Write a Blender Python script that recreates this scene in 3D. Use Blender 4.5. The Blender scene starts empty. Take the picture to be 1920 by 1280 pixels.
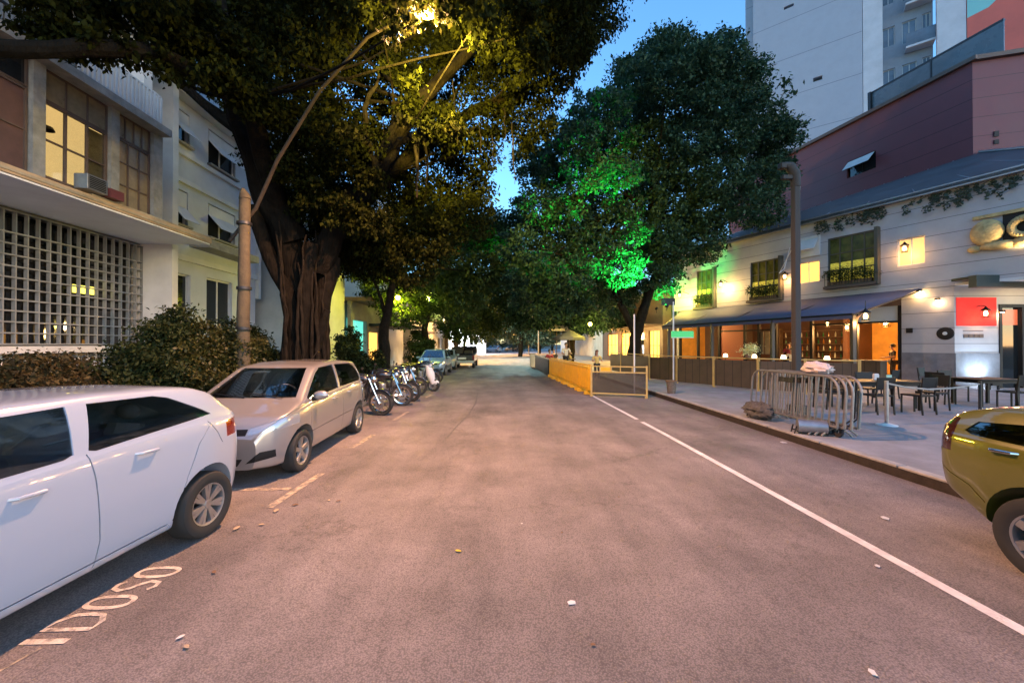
import bpy, bmesh, math, random
import numpy as np
from mathutils import Matrix, Vector
R = math.radians
random.seed(7)
rng = np.random.default_rng(11)
sc = bpy.context.scene
C = sc.collection

# ------------------------------------------------------------------ camera
cam = bpy.data.cameras.new('camera'); co = bpy.data.objects.new('camera', cam); C.objects.link(co)
co.location = (0, 0, 1.85); co.rotation_euler = (R(90.4), 0, R(-2.0))
cam.sensor_width = 36; cam.lens = 13.5; cam.clip_start = .05; cam.clip_end = 3000
sc.camera = co

# ------------------------------------------------------------------ sky, sun, exposure
SUN_EL, SUN_ROT = 7.0, 140.0
w = bpy.data.worlds.new('World'); sc.world = w; w.use_nodes = True
nt = w.node_tree; bg = nt.nodes['Background']
sky = nt.nodes.new('ShaderNodeTexSky'); sky.sky_type = 'NISHITA'; sky.sun_disc = False
sky.sun_elevation = R(SUN_EL); sky.sun_rotation = R(SUN_ROT)
sky.air_density = 1.2; sky.dust_density = 0.3; sky.ozone_density = 4.5
nt.links.new(sky.outputs[0], bg.inputs[0]); bg.inputs[1].default_value = 0.072
sl = bpy.data.lights.new('sun', 'SUN'); sl.energy = 0.085; sl.angle = R(50); sl.color = (1, .9, .86)
so = bpy.data.objects.new('sun', sl); C.objects.link(so)
so.rotation_euler = (R(90 - SUN_EL), 0, R(180 - SUN_ROT))
sc.view_settings.view_transform = 'Standard'; sc.view_settings.look = 'None'
sc.view_settings.exposure = 3.48; sc.view_settings.gamma = 1; sc.view_settings.use_curve_mapping = False
sc.render.engine = 'CYCLES'

def lamp(kind, loc, energy, color, size=.15, parent=None, target=None, spot=100, blend=.6, name=None):
    l = bpy.data.lights.new(name or 'lamp_light', kind); l.energy = energy; l.color = color
    if kind == 'AREA': l.size = size
    else: l.shadow_soft_size = size
    if kind == 'SPOT': l.spot_size = R(spot); l.spot_blend = blend
    o = bpy.data.objects.new(name or 'lamp_light', l); C.objects.link(o); o.location = loc
    if target is not None:
        o.rotation_euler = (Vector(target) - Vector(loc)).to_track_quat('-Z', 'Y').to_euler()
    if parent is not None:
        o.parent = parent; o.location = Vector(loc) - parent.location
    return o

# ------------------------------------------------------------------ materials
MATS = {}
def mat(name, col, rough=.6, metal=0, var=0, vscale=3, bump=0, bscale=30, emit=None, estr=0, spec=.5, coat=0, trans=0, alpha=1):
    m = bpy.data.materials.new(name); m.use_nodes = True; n = m.node_tree; b = n.nodes['Principled BSDF']
    b.inputs['Base Color'].default_value = (*col, 1); b.inputs['Roughness'].default_value = rough
    b.inputs['Metallic'].default_value = metal; b.inputs['Specular IOR Level'].default_value = spec
    b.inputs['Coat Weight'].default_value = coat; b.inputs['Coat Roughness'].default_value = .05
    b.inputs['Transmission Weight'].default_value = trans; b.inputs['Alpha'].default_value = alpha
    tc = n.nodes.new('ShaderNodeTexCoord')
    if var:
        no = n.nodes.new('ShaderNodeTexNoise'); no.inputs['Scale'].default_value = vscale; no.inputs['Detail'].default_value = 8
        no.inputs['Roughness'].default_value = .65
        n.links.new(tc.outputs['Object'], no.inputs['Vector'])
        cr = n.nodes.new('ShaderNodeValToRGB')
        cr.color_ramp.elements[0].position = .3; cr.color_ramp.elements[1].position = .7
        cr.color_ramp.elements[0].color = (*[max(0, c * (1 - var)) for c in col], 1)
        cr.color_ramp.elements[1].color = (*[min(1, c * (1 + var)) for c in col], 1)
        n.links.new(no.outputs[0], cr.inputs[0]); n.links.new(cr.outputs[0], b.inputs['Base Color'])
        mr = n.nodes.new('ShaderNodeMapRange'); mr.inputs['To Min'].default_value = max(.02, rough - .12); mr.inputs['To Max'].default_value = min(1, rough + .15)
        n.links.new(no.outputs[0], mr.inputs[0]); n.links.new(mr.outputs[0], b.inputs['Roughness'])
    if bump:
        nb = n.nodes.new('ShaderNodeTexNoise'); nb.inputs['Scale'].default_value = bscale; nb.inputs['Detail'].default_value = 4
        n.links.new(tc.outputs['Object'], nb.inputs['Vector'])
        bu = n.nodes.new('ShaderNodeBump'); bu.inputs['Strength'].default_value = bump; bu.inputs['Distance'].default_value = .02
        n.links.new(nb.outputs[0], bu.inputs['Height']); n.links.new(bu.outputs[0], b.inputs['Normal'])
    if emit:
        b.inputs['Emission Color'].default_value = (*emit, 1); b.inputs['Emission Strength'].default_value = estr
    MATS[name] = m
    return m

def asphalt():
    m = bpy.data.materials.new('asphalt'); m.use_nodes = True; n = m.node_tree; b = n.nodes['Principled BSDF']
    L = n.links.new
    tc = n.nodes.new('ShaderNodeTexCoord')
    def noise(s, d=6, r=.6, vec=None):
        x = n.nodes.new('ShaderNodeTexNoise'); x.inputs['Scale'].default_value = s; x.inputs['Detail'].default_value = d
        x.inputs['Roughness'].default_value = r; L(vec or tc.outputs['Object'], x.inputs['Vector']); return x
    mp = n.nodes.new('ShaderNodeMapping'); mp.inputs['Scale'].default_value = (1, .18, 1); L(tc.outputs['Object'], mp.inputs['Vector'])
    big = noise(.8, 8, .65); lane = noise(1.1, 5, .6, mp.outputs[0]); fine = noise(150, 3, .8)
    vo = n.nodes.new('ShaderNodeTexVoronoi'); vo.inputs['Scale'].default_value = 95; L(tc.outputs['Object'], vo.inputs['Vector'])
    vc = n.nodes.new('ShaderNodeTexVoronoi'); vc.inputs['Scale'].default_value = .35; vc.feature = 'DISTANCE_TO_EDGE'
    dm = n.nodes.new('ShaderNodeVectorMath'); dm.operation = 'MULTIPLY_ADD'
    dn = noise(2.2, 7, .7); dm.inputs[1].default_value = (1.1, 1.1, 0)
    L(dn.outputs['Color'], dm.inputs[0]); L(tc.outputs['Object'], dm.inputs[2]); L(dm.outputs[0], vc.inputs['Vector'])
    r1 = n.nodes.new('ShaderNodeValToRGB'); r1.color_ramp.elements[0].position = .34; r1.color_ramp.elements[1].position = .66
    r1.color_ramp.elements[0].color = (.15, .135, .135, 1); r1.color_ramp.elements[1].color = (.265, .236, .236, 1); L(big.outputs[0], r1.inputs[0])
    r2 = n.nodes.new('ShaderNodeValToRGB'); r2.color_ramp.elements[0].position = .35; r2.color_ramp.elements[1].position = .65
    r2.color_ramp.elements[0].color = (.72, .72, .72, 1); r2.color_ramp.elements[1].color = (1.15, 1.13, 1.1, 1); L(lane.outputs[0], r2.inputs[0])
    r3 = n.nodes.new('ShaderNodeValToRGB'); r3.color_ramp.elements[0].position = .0; r3.color_ramp.elements[1].position = .75
    r3.color_ramp.elements[0].color = (1.6, 1.56, 1.52, 1); r3.color_ramp.elements[1].color = (.58, .58, .58, 1); L(vo.outputs['Distance'], r3.inputs[0])
    r4 = n.nodes.new('ShaderNodeValToRGB'); r4.color_ramp.elements[0].position = .0; r4.color_ramp.elements[1].position = .006
    r4.color_ramp.elements[0].color = (.6, .6, .6, 1); r4.color_ramp.elements[1].color = (1, 1, 1, 1); L(vc.outputs['Distance'], r4.inputs[0])
    def mul(a, bb, f=1):
        x = n.nodes.new('ShaderNodeMix'); x.data_type = 'RGBA'; x.blend_type = 'MULTIPLY'; x.inputs[0].default_value = f
        L(a, x.inputs[6]); L(bb, x.inputs[7]); return x.outputs[2]
    st = noise(3.1, 9, .8); r5 = n.nodes.new('ShaderNodeValToRGB'); r5.color_ramp.elements[0].position = .58; r5.color_ramp.elements[1].position = .72
    r5.color_ramp.elements[0].color = (1, 1, 1, 1); r5.color_ramp.elements[1].color = (.62, .6, .6, 1); L(st.outputs[0], r5.inputs[0])
    c = mul(mul(mul(mul(r1.outputs[0], r2.outputs[0]), r3.outputs[0], .8), r4.outputs[0], .8), r5.outputs[0], .9)
    L(c, b.inputs['Base Color']); b.inputs['Roughness'].default_value = .72
    b.inputs['Specular IOR Level'].default_value = .35
    bu = n.nodes.new('ShaderNodeBump'); bu.inputs['Strength'].default_value = .9; bu.inputs['Distance'].default_value = .006
    ad = n.nodes.new('ShaderNodeMath'); ad.operation = 'ADD'; L(vo.outputs['Distance'], ad.inputs[0]); L(fine.outputs[0], ad.inputs[1])
    L(ad.outputs[0], bu.inputs['Height']); L(bu.outputs[0], b.inputs['Normal'])
    return m

def leafmat(name, a, bcol, trans=.25, rough=.5, spec=.3):
    m = bpy.data.materials.new(name); m.use_nodes = True; n = m.node_tree; b = n.nodes['Principled BSDF']; L = n.links.new
    g = n.nodes.new('ShaderNodeNewGeometry'); cr = n.nodes.new('ShaderNodeValToRGB')
    cr.color_ramp.elements[0].color = (*a, 1); cr.color_ramp.elements[1].color = (*bcol, 1)
    L(g.outputs['Random Per Island'], cr.inputs[0]); L(cr.outputs[0], b.inputs['Base Color'])
    b.inputs['Roughness'].default_value = rough; b.inputs['Specular IOR Level'].default_value = spec
    t = n.nodes.new('ShaderNodeBsdfTranslucent'); L(cr.outputs[0], t.inputs[0])
    mx = n.nodes.new('ShaderNodeMixShader'); mx.inputs[0].default_value = trans
    L(b.outputs[0], mx.inputs[1]); L(t.outputs[0], mx.inputs[2]); L(mx.outputs[0], n.nodes['Material Output'].inputs[0])
    return m

def barkmat(name, col):
    m = mat(name, col, .9, var=.5, vscale=5, spec=.08); n = m.node_tree; L = n.links.new
    tc = n.nodes.new('ShaderNodeTexCoord'); mp = n.nodes.new('ShaderNodeMapping'); mp.inputs['Scale'].default_value = (9, 9, 1.2)
    no = n.nodes.new('ShaderNodeTexNoise'); no.inputs['Scale'].default_value = 2; no.inputs['Detail'].default_value = 7
    L(tc.outputs['Object'], mp.inputs[0]); L(mp.outputs[0], no.inputs['Vector'])
    bu = n.nodes.new('ShaderNodeBump'); bu.inputs['Strength'].default_value = 1; bu.inputs['Distance'].default_value = .06
    L(no.outputs[0], bu.inputs['Height']); L(bu.outputs[0], n.nodes['Principled BSDF'].inputs['Normal'])
    return m

def lined(name, col, pitch, dark=.45, rough=.6, width=.03, var=.08, axis=2):
    """wall with horizontal joints every pitch metres (real panel joints)"""
    m = mat(name, col, rough, var=var, vscale=1.5); n = m.node_tree; L = n.links.new; b = n.nodes['Principled BSDF']
    src = b.inputs['Base Color'].links[0].from_socket
    tc = n.nodes.new('ShaderNodeTexCoord'); sx = n.nodes.new('ShaderNodeSeparateXYZ'); L(tc.outputs['Object'], sx.inputs[0])
    d = n.nodes.new('ShaderNodeMath'); d.operation = 'DIVIDE'; d.inputs[1].default_value = pitch; L(sx.outputs[axis], d.inputs[0])
    f = n.nodes.new('ShaderNodeMath'); f.operation = 'FRACT'; L(d.outputs[0], f.inputs[0])
    lt = n.nodes.new('ShaderNodeMath'); lt.operation = 'LESS_THAN'; lt.inputs[1].default_value = width / pitch; L(f.outputs[0], lt.inputs[0])
    mx = n.nodes.new('ShaderNodeMix'); mx.data_type = 'RGBA'; mx.blend_type = 'MULTIPLY'; L(lt.outputs[0], mx.inputs[0])
    L(src, mx.inputs[6]); mx.inputs[7].default_value = (dark, dark, dark, 1); L(mx.outputs[2], b.inputs['Base Color'])
    return m

M_ASPH = asphalt()
def wornpaint(name, col, lo, hi, sc_=9):
    m = mat(name, col, .65, var=.25, vscale=6, bump=.4, bscale=110); n = m.node_tree; L = n.links.new; b = n.nodes['Principled BSDF']
    src = b.inputs['Base Color'].links[0].from_socket; tc = n.nodes.new('ShaderNodeTexCoord'); no = n.nodes.new('ShaderNodeTexNoise'); no.inputs['Scale'].default_value = sc_; no.inputs['Detail'].default_value = 10; no.inputs['Roughness'].default_value = .75
    L(tc.outputs['Object'], no.inputs['Vector']); cr = n.nodes.new('ShaderNodeValToRGB'); cr.color_ramp.elements[0].position = lo; cr.color_ramp.elements[1].position = hi; L(no.outputs[0], cr.inputs[0])
    mx = n.nodes.new('ShaderNodeMix'); mx.data_type = 'RGBA'; L(cr.outputs[0], mx.inputs[0]); mx.inputs[6].default_value = (.15, .135, .13, 1); L(src, mx.inputs[7]); L(mx.outputs[2], b.inputs['Base Color']); return m
PAINT = wornpaint('road_paint', (.66, .62, .6), .3, .42)
PAINTL = wornpaint('worn_letter_paint', (.6, .52, .44), .36, .52, 14)
PAINTY = wornpaint('worn_bay_paint', (.5, .4, .28), .42, .62, 12)
SIDEW = mat('sidewalk_concrete', (.22, .22, .235), .8, var=.28, vscale=1.7, bump=.3, bscale=40)
KERB = mat('kerb_stone', (.3, .28, .26), .85, var=.3, vscale=5, bump=.5)
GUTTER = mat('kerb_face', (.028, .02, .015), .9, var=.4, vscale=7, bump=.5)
SOIL = mat('soil', (.05, .04, .03), 1, var=.4, bump=.6)
WHITEW = mat('white_plaster', (.55, .55, .55), .75, var=.12, vscale=1.3, bump=.15, bscale=25)
GREYW = mat('grey_plaster', (.4, .42, .42), .8, var=.15, vscale=.9, bump=.2, bscale=18)
DGREY = mat('dark_grey_plaster', (.15, .15, .155), .8, var=.25, vscale=1.5)
CONCR = mat('concrete', (.25, .24, .22), .85, var=.3, vscale=4, bump=.4, bscale=30)
POLE_W = mat('weathered_pole', (.058, .046, .026), .85, var=.4, vscale=6, bump=.5, bscale=20)
METAL = mat('grey_metal', (.32, .32, .33), .4, .8, var=.15, vscale=8)
DMETAL = mat('dark_metal', (.035, .035, .038), .45, .6)
CHROME = mat('chrome', (.7, .7, .7), .15, 1)
BLACK = mat('black_plastic', (.007, .007, .008), .55, spec=.3)
RUBBER = mat('rubber', (.018, .018, .018), .8, var=.2, vscale=20)
GLASSD = mat('dark_glass', (.012, .014, .016), .04, spec=.6)
def tinted():
    m = bpy.data.materials.new('tinted_car_glass'); m.use_nodes = True; n = m.node_tree; L = n.links.new
    t = n.nodes.new('ShaderNodeBsdfTransparent'); t.inputs[0].default_value = (.5, .53, .53, 1); gl = n.nodes.new('ShaderNodeBsdfGlossy'); gl.inputs['Roughness'].default_value = .03
    lw = n.nodes.new('ShaderNodeLayerWeight'); lw.inputs[0].default_value = .3; mx = n.nodes.new('ShaderNodeMixShader'); mr = n.nodes.new('ShaderNodeMapRange'); mr.inputs['To Min'].default_value = .05; mr.inputs['To Max'].default_value = .6
    L(lw.outputs['Facing'], mr.inputs[0]); L(mr.outputs[0], mx.inputs[0]); L(t.outputs[0], mx.inputs[1]); L(gl.outputs[0], mx.inputs[2]); L(mx.outputs[0], n.nodes['Material Output'].inputs[0]); return m
CARGL = tinted()
GLASSW = mat('window_glass', (.05, .06, .07), .08, spec=.7)
CURTAIN = mat('curtain_glass', (.22, .17, .1), .3, var=.25, vscale=5)
LITWIN = mat('lit_room', (.35, .26, .13), .8, emit=(1, .66, .26), estr=.085, var=.15)
LITWARM = mat('warm_lit_glass', (.6, .35, .1), .5, emit=(1, .45, .08), estr=.22, var=.2)
BULB = mat('lamp_glow', (1, .8, .5), .5, emit=(1, .55, .18), estr=3)
BULBW = mat('white_lamp_glow', (1, 1, 1), .5, emit=(.7, .85, 1), estr=6)
YELLOWSIGN = mat('yellow_lit_sign', (.8, .7, .1), .5, emit=(1, .85, .1), estr=.3)
RED = lined('maroon_cladding', (.135, .036, .045), .9, .45, .6, .035, .1)
TOWER = lined('tower_render', (.33, .36, .42), 3.35, .55, .7, .05, .05)
SIDING = lined('white_siding', (.38, .37, .39), .62, .3, .6, .022, .1)
SLATE = mat('slate_metal_roof', (.075, .085, .095), .5, .3, var=.3, vscale=1.2, bump=.4, bscale=6)
BROWN = mat('brown_trim', (.1, .065, .05), .6, var=.2)
WOOD = mat('wood', (.13, .08, .045), .7, var=.35, vscale=8)
FENCE = lined('fence_boards', (.065, .046, .028), .16, .4, .6, .014, .3, 0)
AWN = mat('navy_awning', (.06, .07, .125), .75, var=.12, vscale=2)
YEL = mat('yellow_plastic', (.7, .38, .012), .5, var=.12, vscale=4)
MESHY = mat('smoked_panel', (.07, .055, .04), .3, var=.4, vscale=3, alpha=.6)
GREENS = mat('green_sign', (.01, .3, .08), .4, emit=(.02, .5, .13), estr=.06)
REDP = mat('red_panel', (.4, .004, .004), .8, emit=(1, .04, .03), estr=.06, var=.1)
TEAL = mat('teal_lit_glass', (.1, .5, .45), .5, emit=(.12, .75, .65), estr=.1, var=.3)
CARW = mat('white_car_paint', (.33, .38, .48), .3, coat=1, spec=.5)
CARS = mat('silver_car_paint', (.33, .31, .31), .32, .55, coat=1)
CARY = mat('yellow_car_paint', (.085, .085, .01), .3, coat=1)
CARB = mat('black_car_paint', (.015, .015, .018), .25, coat=1)
CARL = mat('blue_grey_car_paint', (.22, .3, .4), .3, .3, coat=1)
REDL = mat('red_lens', (.16, .005, .004), .15, coat=1)
LENS = mat('headlight_lens', (.4, .42, .46), .08, .5)
BEIGE = mat('beige_stone', (.36, .3, .2), .85, var=.35, vscale=2.5, bump=.7, bscale=9)
SKIN = mat('skin', (.35, .2, .13), .6)
HAIR = mat('hair', (.02, .015, .01), .6)
CL_RED = mat('red_cloth', (.4, .05, .06), .8); CL_WHT = mat('white_cloth', (.6, .55, .45), .8)
CL_BLK = mat('black_cloth', (.02, .02, .022), .85); CL_YEL = mat('yellow_cloth', (.6, .42, .12), .8); CL_BLU = mat('denim', (.04, .06, .12), .85)
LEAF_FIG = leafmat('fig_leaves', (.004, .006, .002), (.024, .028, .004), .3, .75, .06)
LEAF_R = leafmat('broad_leaves', (.007, .026, .013), (.044, .092, .047), .25, .6, .2)
LEAF_G = leafmat('mid_leaves', (.014, .03, .008), (.045, .075, .02), .3, .6, .15)
LEAF_H = leafmat('hedge_leaves', (.008, .015, .005), (.038, .05, .014), .2, .65, .15)
LEAF_B = leafmat('dry_hedge_leaves', (.02, .016, .007), (.075, .058, .022), .2, .65, .15)
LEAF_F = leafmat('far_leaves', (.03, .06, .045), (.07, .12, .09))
BARK = barkmat('bark', (.008, .0065, .005)); BARKD = barkmat('dark_bark', (.014, .011, .008))

# ------------------------------------------------------------------ mesh helpers
def frame(o, sdir, ndir):
    s = Vector((*sdir, 0)).normalized(); n = Vector((*ndir, 0)).normalized()
    return Matrix(((s.x, n.x, 0, o[0]), (s.y, n.y, 0, o[1]), (0, 0, 1, o[2] if len(o) > 2 else 0), (0, 0, 0, 1)))

class MB:
    def __init__(s, M=None):
        s.v = []; s.f = []; s.M = M; s.flip = M is not None and M.to_3x3().determinant() < 0
    def add(s, vs, fs):
        k = len(s.v)
        s.v += [tuple(s.M @ Vector(v)) for v in vs] if s.M is not None else [tuple(v) for v in vs]
        s.f += [tuple(i + k for i in (reversed(f) if s.flip else f)) for f in fs]; return s
    def box(s, x0, x1, y0, y1, z0, z1, T=None):
        x0, x1 = min(x0, x1), max(x0, x1); y0, y1 = min(y0, y1), max(y0, y1); z0, z1 = min(z0, z1), max(z0, z1)
        v = [(x, y, z) for z in (z0, z1) for y in (y0, y1) for x in (x0, x1)]
        if T is not None: v = [tuple(T @ Vector(p)) for p in v]
        return s.add(v, [(0, 2, 3, 1), (4, 5, 7, 6), (0, 1, 5, 4), (2, 6, 7, 3), (0, 4, 6, 2), (1, 3, 7, 5)])
    def bar(s, p, q, wd, dp=None):
        return s.tube([p, q], [wd / 2 * 1.414] * 2, 4) if dp is None else s.tube([p, q], [wd / 2] * 2, 4)
    def tube(s, pts, rad, n=10, cap=True):
        pts = [Vector(p) for p in pts]
        if not hasattr(rad, '__len__'): rad = [rad] * len(pts)
        vs = []; fs = []; up = None
        for i, p in enumerate(pts):
            t = (pts[min(i + 1, len(pts) - 1)] - pts[max(i - 1, 0)]).normalized()
            if up is None:
                up = Vector((0, 0, 1)) if abs(t.z) < .9 else Vector((1, 0, 0))
            a = t.cross(up); a = a.normalized() if a.length > 1e-6 else Vector((1, 0, 0)); b = t.cross(a); up = -b
            for k in range(n):
                an = 2 * math.pi * (k + .5) / n
                vs.append(p + (a * math.cos(an) + b * math.sin(an)) * rad[i])
        for i in range(len(pts) - 1):
            for k in range(n):
                k2 = (k + 1) % n
                fs.append((i * n + k, i * n + k2, (i + 1) * n + k2, (i + 1) * n + k))
        if cap: fs.append(tuple(range(n - 1, -1, -1))); fs.append(tuple((len(pts) - 1) * n + k for k in range(n)))
        return s.add(vs, fs)
    def lathe(s, prof, c, axis='Z', n=24):
        vs = []; fs = []; m = len(prof)
        for k in range(n):
            a = 2 * math.pi * k / n; ca, sa = math.cos(a), math.sin(a)
            for r, h in prof:
                p = {'Z': (r * ca, r * sa, h), 'X': (h, r * ca, r * sa), 'Y': (r * sa, h, r * ca)}[axis]
                vs.append((c[0] + p[0], c[1] + p[1], c[2] + p[2]))
        for k in range(n):
            k2 = (k + 1) % n
            for j in range(m - 1): fs.append((k * m + j, k2 * m + j, k2 * m + j + 1, k * m + j + 1))
        return s.add(vs, fs)
    def prism(s, poly, axis, a0, a1):
        def P(u, v, a): return {'X': (a, u, v), 'Y': (u, a, v), 'Z': (u, v, a)}[axis]
        n = len(poly); ar = sum(poly[i][0] * poly[(i + 1) % n][1] - poly[(i + 1) % n][0] * poly[i][1] for i in range(n))
        if ar < 0: poly = poly[::-1]
        vs = [P(u, v, a0) for u, v in poly] + [P(u, v, a1) for u, v in poly]
        fs = [tuple(range(n - 1, -1, -1)), tuple(range(n, 2 * n))] + [(i, (i + 1) % n, n + (i + 1) % n, n + i) for i in range(n)]
        if (axis == 'Y') ^ (a1 < a0): fs = [tuple(reversed(f)) for f in fs]
        return s.add(vs, fs)
    def ball(s, c, r, n=12, m=8):
        if not hasattr(r, '__len__'): r = (r, r, r)
        vs = [(c[0], c[1], c[2] - r[2])]
        for j in range(1, m):
            t = math.pi * j / m
            for k in range(n):
                a = 2 * math.pi * k / n
                vs.append((c[0] + r[0] * math.sin(t) * math.cos(a), c[1] + r[1] * math.sin(t) * math.sin(a), c[2] - r[2] * math.cos(t)))
        vs.append((c[0], c[1], c[2] + r[2])); fs = []
        for k in range(n):
            k2 = (k + 1) % n; fs.append((0, 1 + k2, 1 + k)); L = len(vs) - 1; b = 1 + (m - 2) * n; fs.append((L, b + k, b + k2))
            for j in range(m - 2): fs.append((1 + j * n + k, 1 + j * n + k2, 1 + (j + 1) * n + k2, 1 + (j + 1) * n + k))
        return s.add(vs, fs)
    def sheet(s, pts, thick=.0):
        return s.add(pts, [tuple(range(len(pts)))])
    def build(s, name, m, parent=None, smooth=False, loc=None, bevel=0):
        me = bpy.data.meshes.new(name); vs = s.v
        if loc == 'local': off = Vector((0, 0, 0)); loc = None
        elif parent is not None: off = parent_origin(parent)
        else: off = Vector(loc or (0, 0, 0))
        me.from_pydata([(v[0] - off.x, v[1] - off.y, v[2] - off.z) for v in vs], [], s.f)
        me.materials.append(m)
        if smooth: shade(me)
        o = bpy.data.objects.new(name, me); C.objects.link(o)
        if parent is not None: o.parent = parent
        elif loc: o.location = loc
        if bevel:
            b = o.modifiers.new('bevel', 'BEVEL'); b.width = bevel; b.segments = 2; b.limit_method = 'ANGLE'; b.angle_limit = R(40)
        return o

def parent_origin(p):
    o = Vector((0, 0, 0))
    while p is not None: o += p.location; p = p.parent
    return o

def shade(me, ang=35):
    me.polygons.foreach_set('use_smooth', [True] * len(me.polygons)); me.set_sharp_from_angle(angle=R(ang))

def tag(o, label, cat, group=None):
    o['label'] = label; o['category'] = cat
    if group: o['group'] = group
    return o
def kind(o, k='structure'): o['kind'] = k; return o
def thing(name, loc, label, cat, group=None, rz=0):
    o = bpy.data.objects.new(name, None); C.objects.link(o); o.location = loc; o.rotation_euler = (0, 0, rz); o.empty_display_size = .2
    return tag(o, label, cat, group)
def copy_tree(o, parent=None):
    c = o.copy(); C.objects.link(c)
    if parent is not None: c.parent = parent
    for ch in [x for x in C.objects if x.parent == o]: copy_tree(ch, c)
    return c
def fix_local(root):   # parts built in local coordinates of a thing at the origin
    return root

def wall(mb, s0, s1, z0, z1, n0, n1, holes=()):
    xs = sorted({s0, s1, *[h[0] for h in holes], *[h[1] for h in holes]}); xs = [x for x in xs if s0 <= x <= s1]
    for a, b in zip(xs, xs[1:]):
        m = (a + b) / 2; cuts = sorted([(h[2], h[3]) for h in holes if h[0] <= m <= h[1]]); z = z0
        for c0, c1 in cuts:
            if c0 > z + 1e-4: mb.box(a, b, n0, n1, z, c0)
            z = max(z, c1)
        if z < z1 - 1e-4: mb.box(a, b, n0, n1, z, z1)
    return mb

def window(parent, M, s0, s1, z0, z1, n, cols=2, rows=1, fm=None, gm=None, fw=.05, gd=.04, dark_room=False):
    f = MB(M); t = fw
    f.box(s0, s0 + t, n - .05, n + .015, z0, z1).box(s1 - t, s1, n - .05, n + .015, z0, z1)
    f.box(s0 + t, s1 - t, n - .05, n + .015, z0, z0 + t).box(s0 + t, s1 - t, n - .05, n + .015, z1 - t, z1)
    for i in range(1, cols):
        x = s0 + (s1 - s0) * i / cols; f.box(x - t * .4, x + t * .4, n - .045, n + .01, z0 + t, z1 - t)
    for j in range(1, rows):
        z = z0 + (z1 - z0) * j / rows
        for i in range(cols):
            a = s0 + (s1 - s0) * i / cols + t * .4; b = s0 + (s1 - s0) * (i + 1) / cols - t * .4
            f.box(max(a, s0 + t), min(b, s1 - t), n - .045, n + .008, z - t * .35, z + t * .35)
    o = f.build('window', fm or WHITEW, parent)
    MB(M).box(s0 + t * .5, s1 - t * .5, n - .035, n - .02, z0 + t * .5, z1 - t * .5).build('pane', gm or GLASSW, o)
    return o

# ------------------------------------------------------------------ setting: ground, road, pavements, markings
g = MB().sheet([(-600, -300, -.02), (600, -300, -.02), (600, 1500, -.02), (-600, 1500, -.02)]); kind(g.build('ground', SOIL))
g = MB().sheet([(-4.9, -40, 0), (5.55, -40, 0), (5.55, 200, 0), (-4.9, 200, 0)]); kind(g.build('road', M_ASPH))
g = MB().box(5.72, 34, -30, 130, -.01, .15); kind(g.build('pavement', SIDEW))
g = MB().box(-12, -5.07, -30, 130, -.01, .15); kind(g.build('pavement', SIDEW))
g = MB()
for i in range(-10, 60): g.box(5.57, 5.718, i * 1.3, i * 1.3 + 1.285, .12, .156)
kind(g.build('kerb', KERB, bevel=.012))
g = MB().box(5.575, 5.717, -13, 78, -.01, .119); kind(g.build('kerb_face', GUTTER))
g = MB()
for i in range(-10, 60): g.box(-5.068, -4.92, i * 1.3, i * 1.3 + 1.285, -.01, .156)
kind(g.build('kerb', KERB, bevel=.012))
g = MB()
x = lambda y: 3.37 + .006 * max(0, min(y, 8)) - .009 * max(0, y - 8)
ys = np.linspace(-6, 13.7, 60)
for a, b in zip(ys, ys[1:]):
    if 9.0 < a < 9.15: continue
    g.sheet([(x(a) - .05, a, .004), (x(a) + .05, a, .004), (x(b) + .05, b, .004), (x(b) - .05, b, .004)])
kind(g.build('road_marking', PAINT))
def marks(lst, m):
    g = MB()
    for (x0, y0, x1, y1, wd) in lst:
        d = Vector((x1 - x0, y1 - y0)).normalized(); p = Vector((-d.y, d.x)) * wd / 2
        g.sheet([(x0 + p.x, y0 + p.y, .004), (x0 - p.x, y0 - p.y, .004), (x1 - p.x, y1 - p.y, .004), (x1 + p.x, y1 + p.y, .004)])
    return kind(g.build('road_marking', m))
marks([(-2.6, 4.45, -2.53, 5.6, .1), (-2.62, 6.95, -2.55, 7.95, .1), (-2.54, 9.45, -2.48, 10.6, .1), (-2.5, 13.4, -2.46, 14.2, .1)], PAINTY)
marks([(-4.6, 5.02, -2.66, 5.02, .09)], PAINTY)
marks([(-2.92, 1.9, -2.78, 2.45, .02)], PAINTY)
# IDOSO painted along the bay, tops of the letters towards the kerb
def stroke(g, pts, closed, wd):
    P = [Vector(p) for p in pts]; n = len(P); L_ = []; R_ = []
    for i in range(n):
        a = P[(i - 1) % n] if closed or i > 0 else P[i]; b = P[(i + 1) % n] if closed or i < n - 1 else P[i]
        d = (b - a).normalized(); q = Vector((-d.y, d.x)) * wd / 2; L_.append(P[i] + q); R_.append(P[i] - q)
    for i in range(n if closed else n - 1):
        j = (i + 1) % n; g.sheet([(*R_[i], .0045), (*R_[j], .0045), (*L_[j], .0045), (*L_[i], .0045)])
def oval(u0, u1, k=20, sq=.8):
    r = []
    for i in range(k):
        a = 2 * math.pi * i / k; c, s = math.cos(a), math.sin(a)
        r.append(((u0 + u1) / 2 + (u1 - u0) / 2 * math.copysign(abs(c) ** sq, c), .5 + .5 * math.copysign(abs(s) ** sq, s)))
    return r
def LW(u, v): u = 2.5 + (u - 2.52) * .84; return (-2.63 - v * .3 + (u - 2.9) * .06, u)   # letter coords to road: u along street, v = up the letter
g = MB()
def ls(pts, closed, wd=.035): stroke(g, [LW(*p) for p in pts], closed, wd)
ls([(2.52, .1), (2.52, 1)], False, .045)
ls([(2.64, 0), (2.72, 0), (2.80, .2), (2.81, .5), (2.80, .8), (2.72, 1), (2.64, 1)], True, .035)
ls(oval(2.88, 3.03), True)
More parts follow.
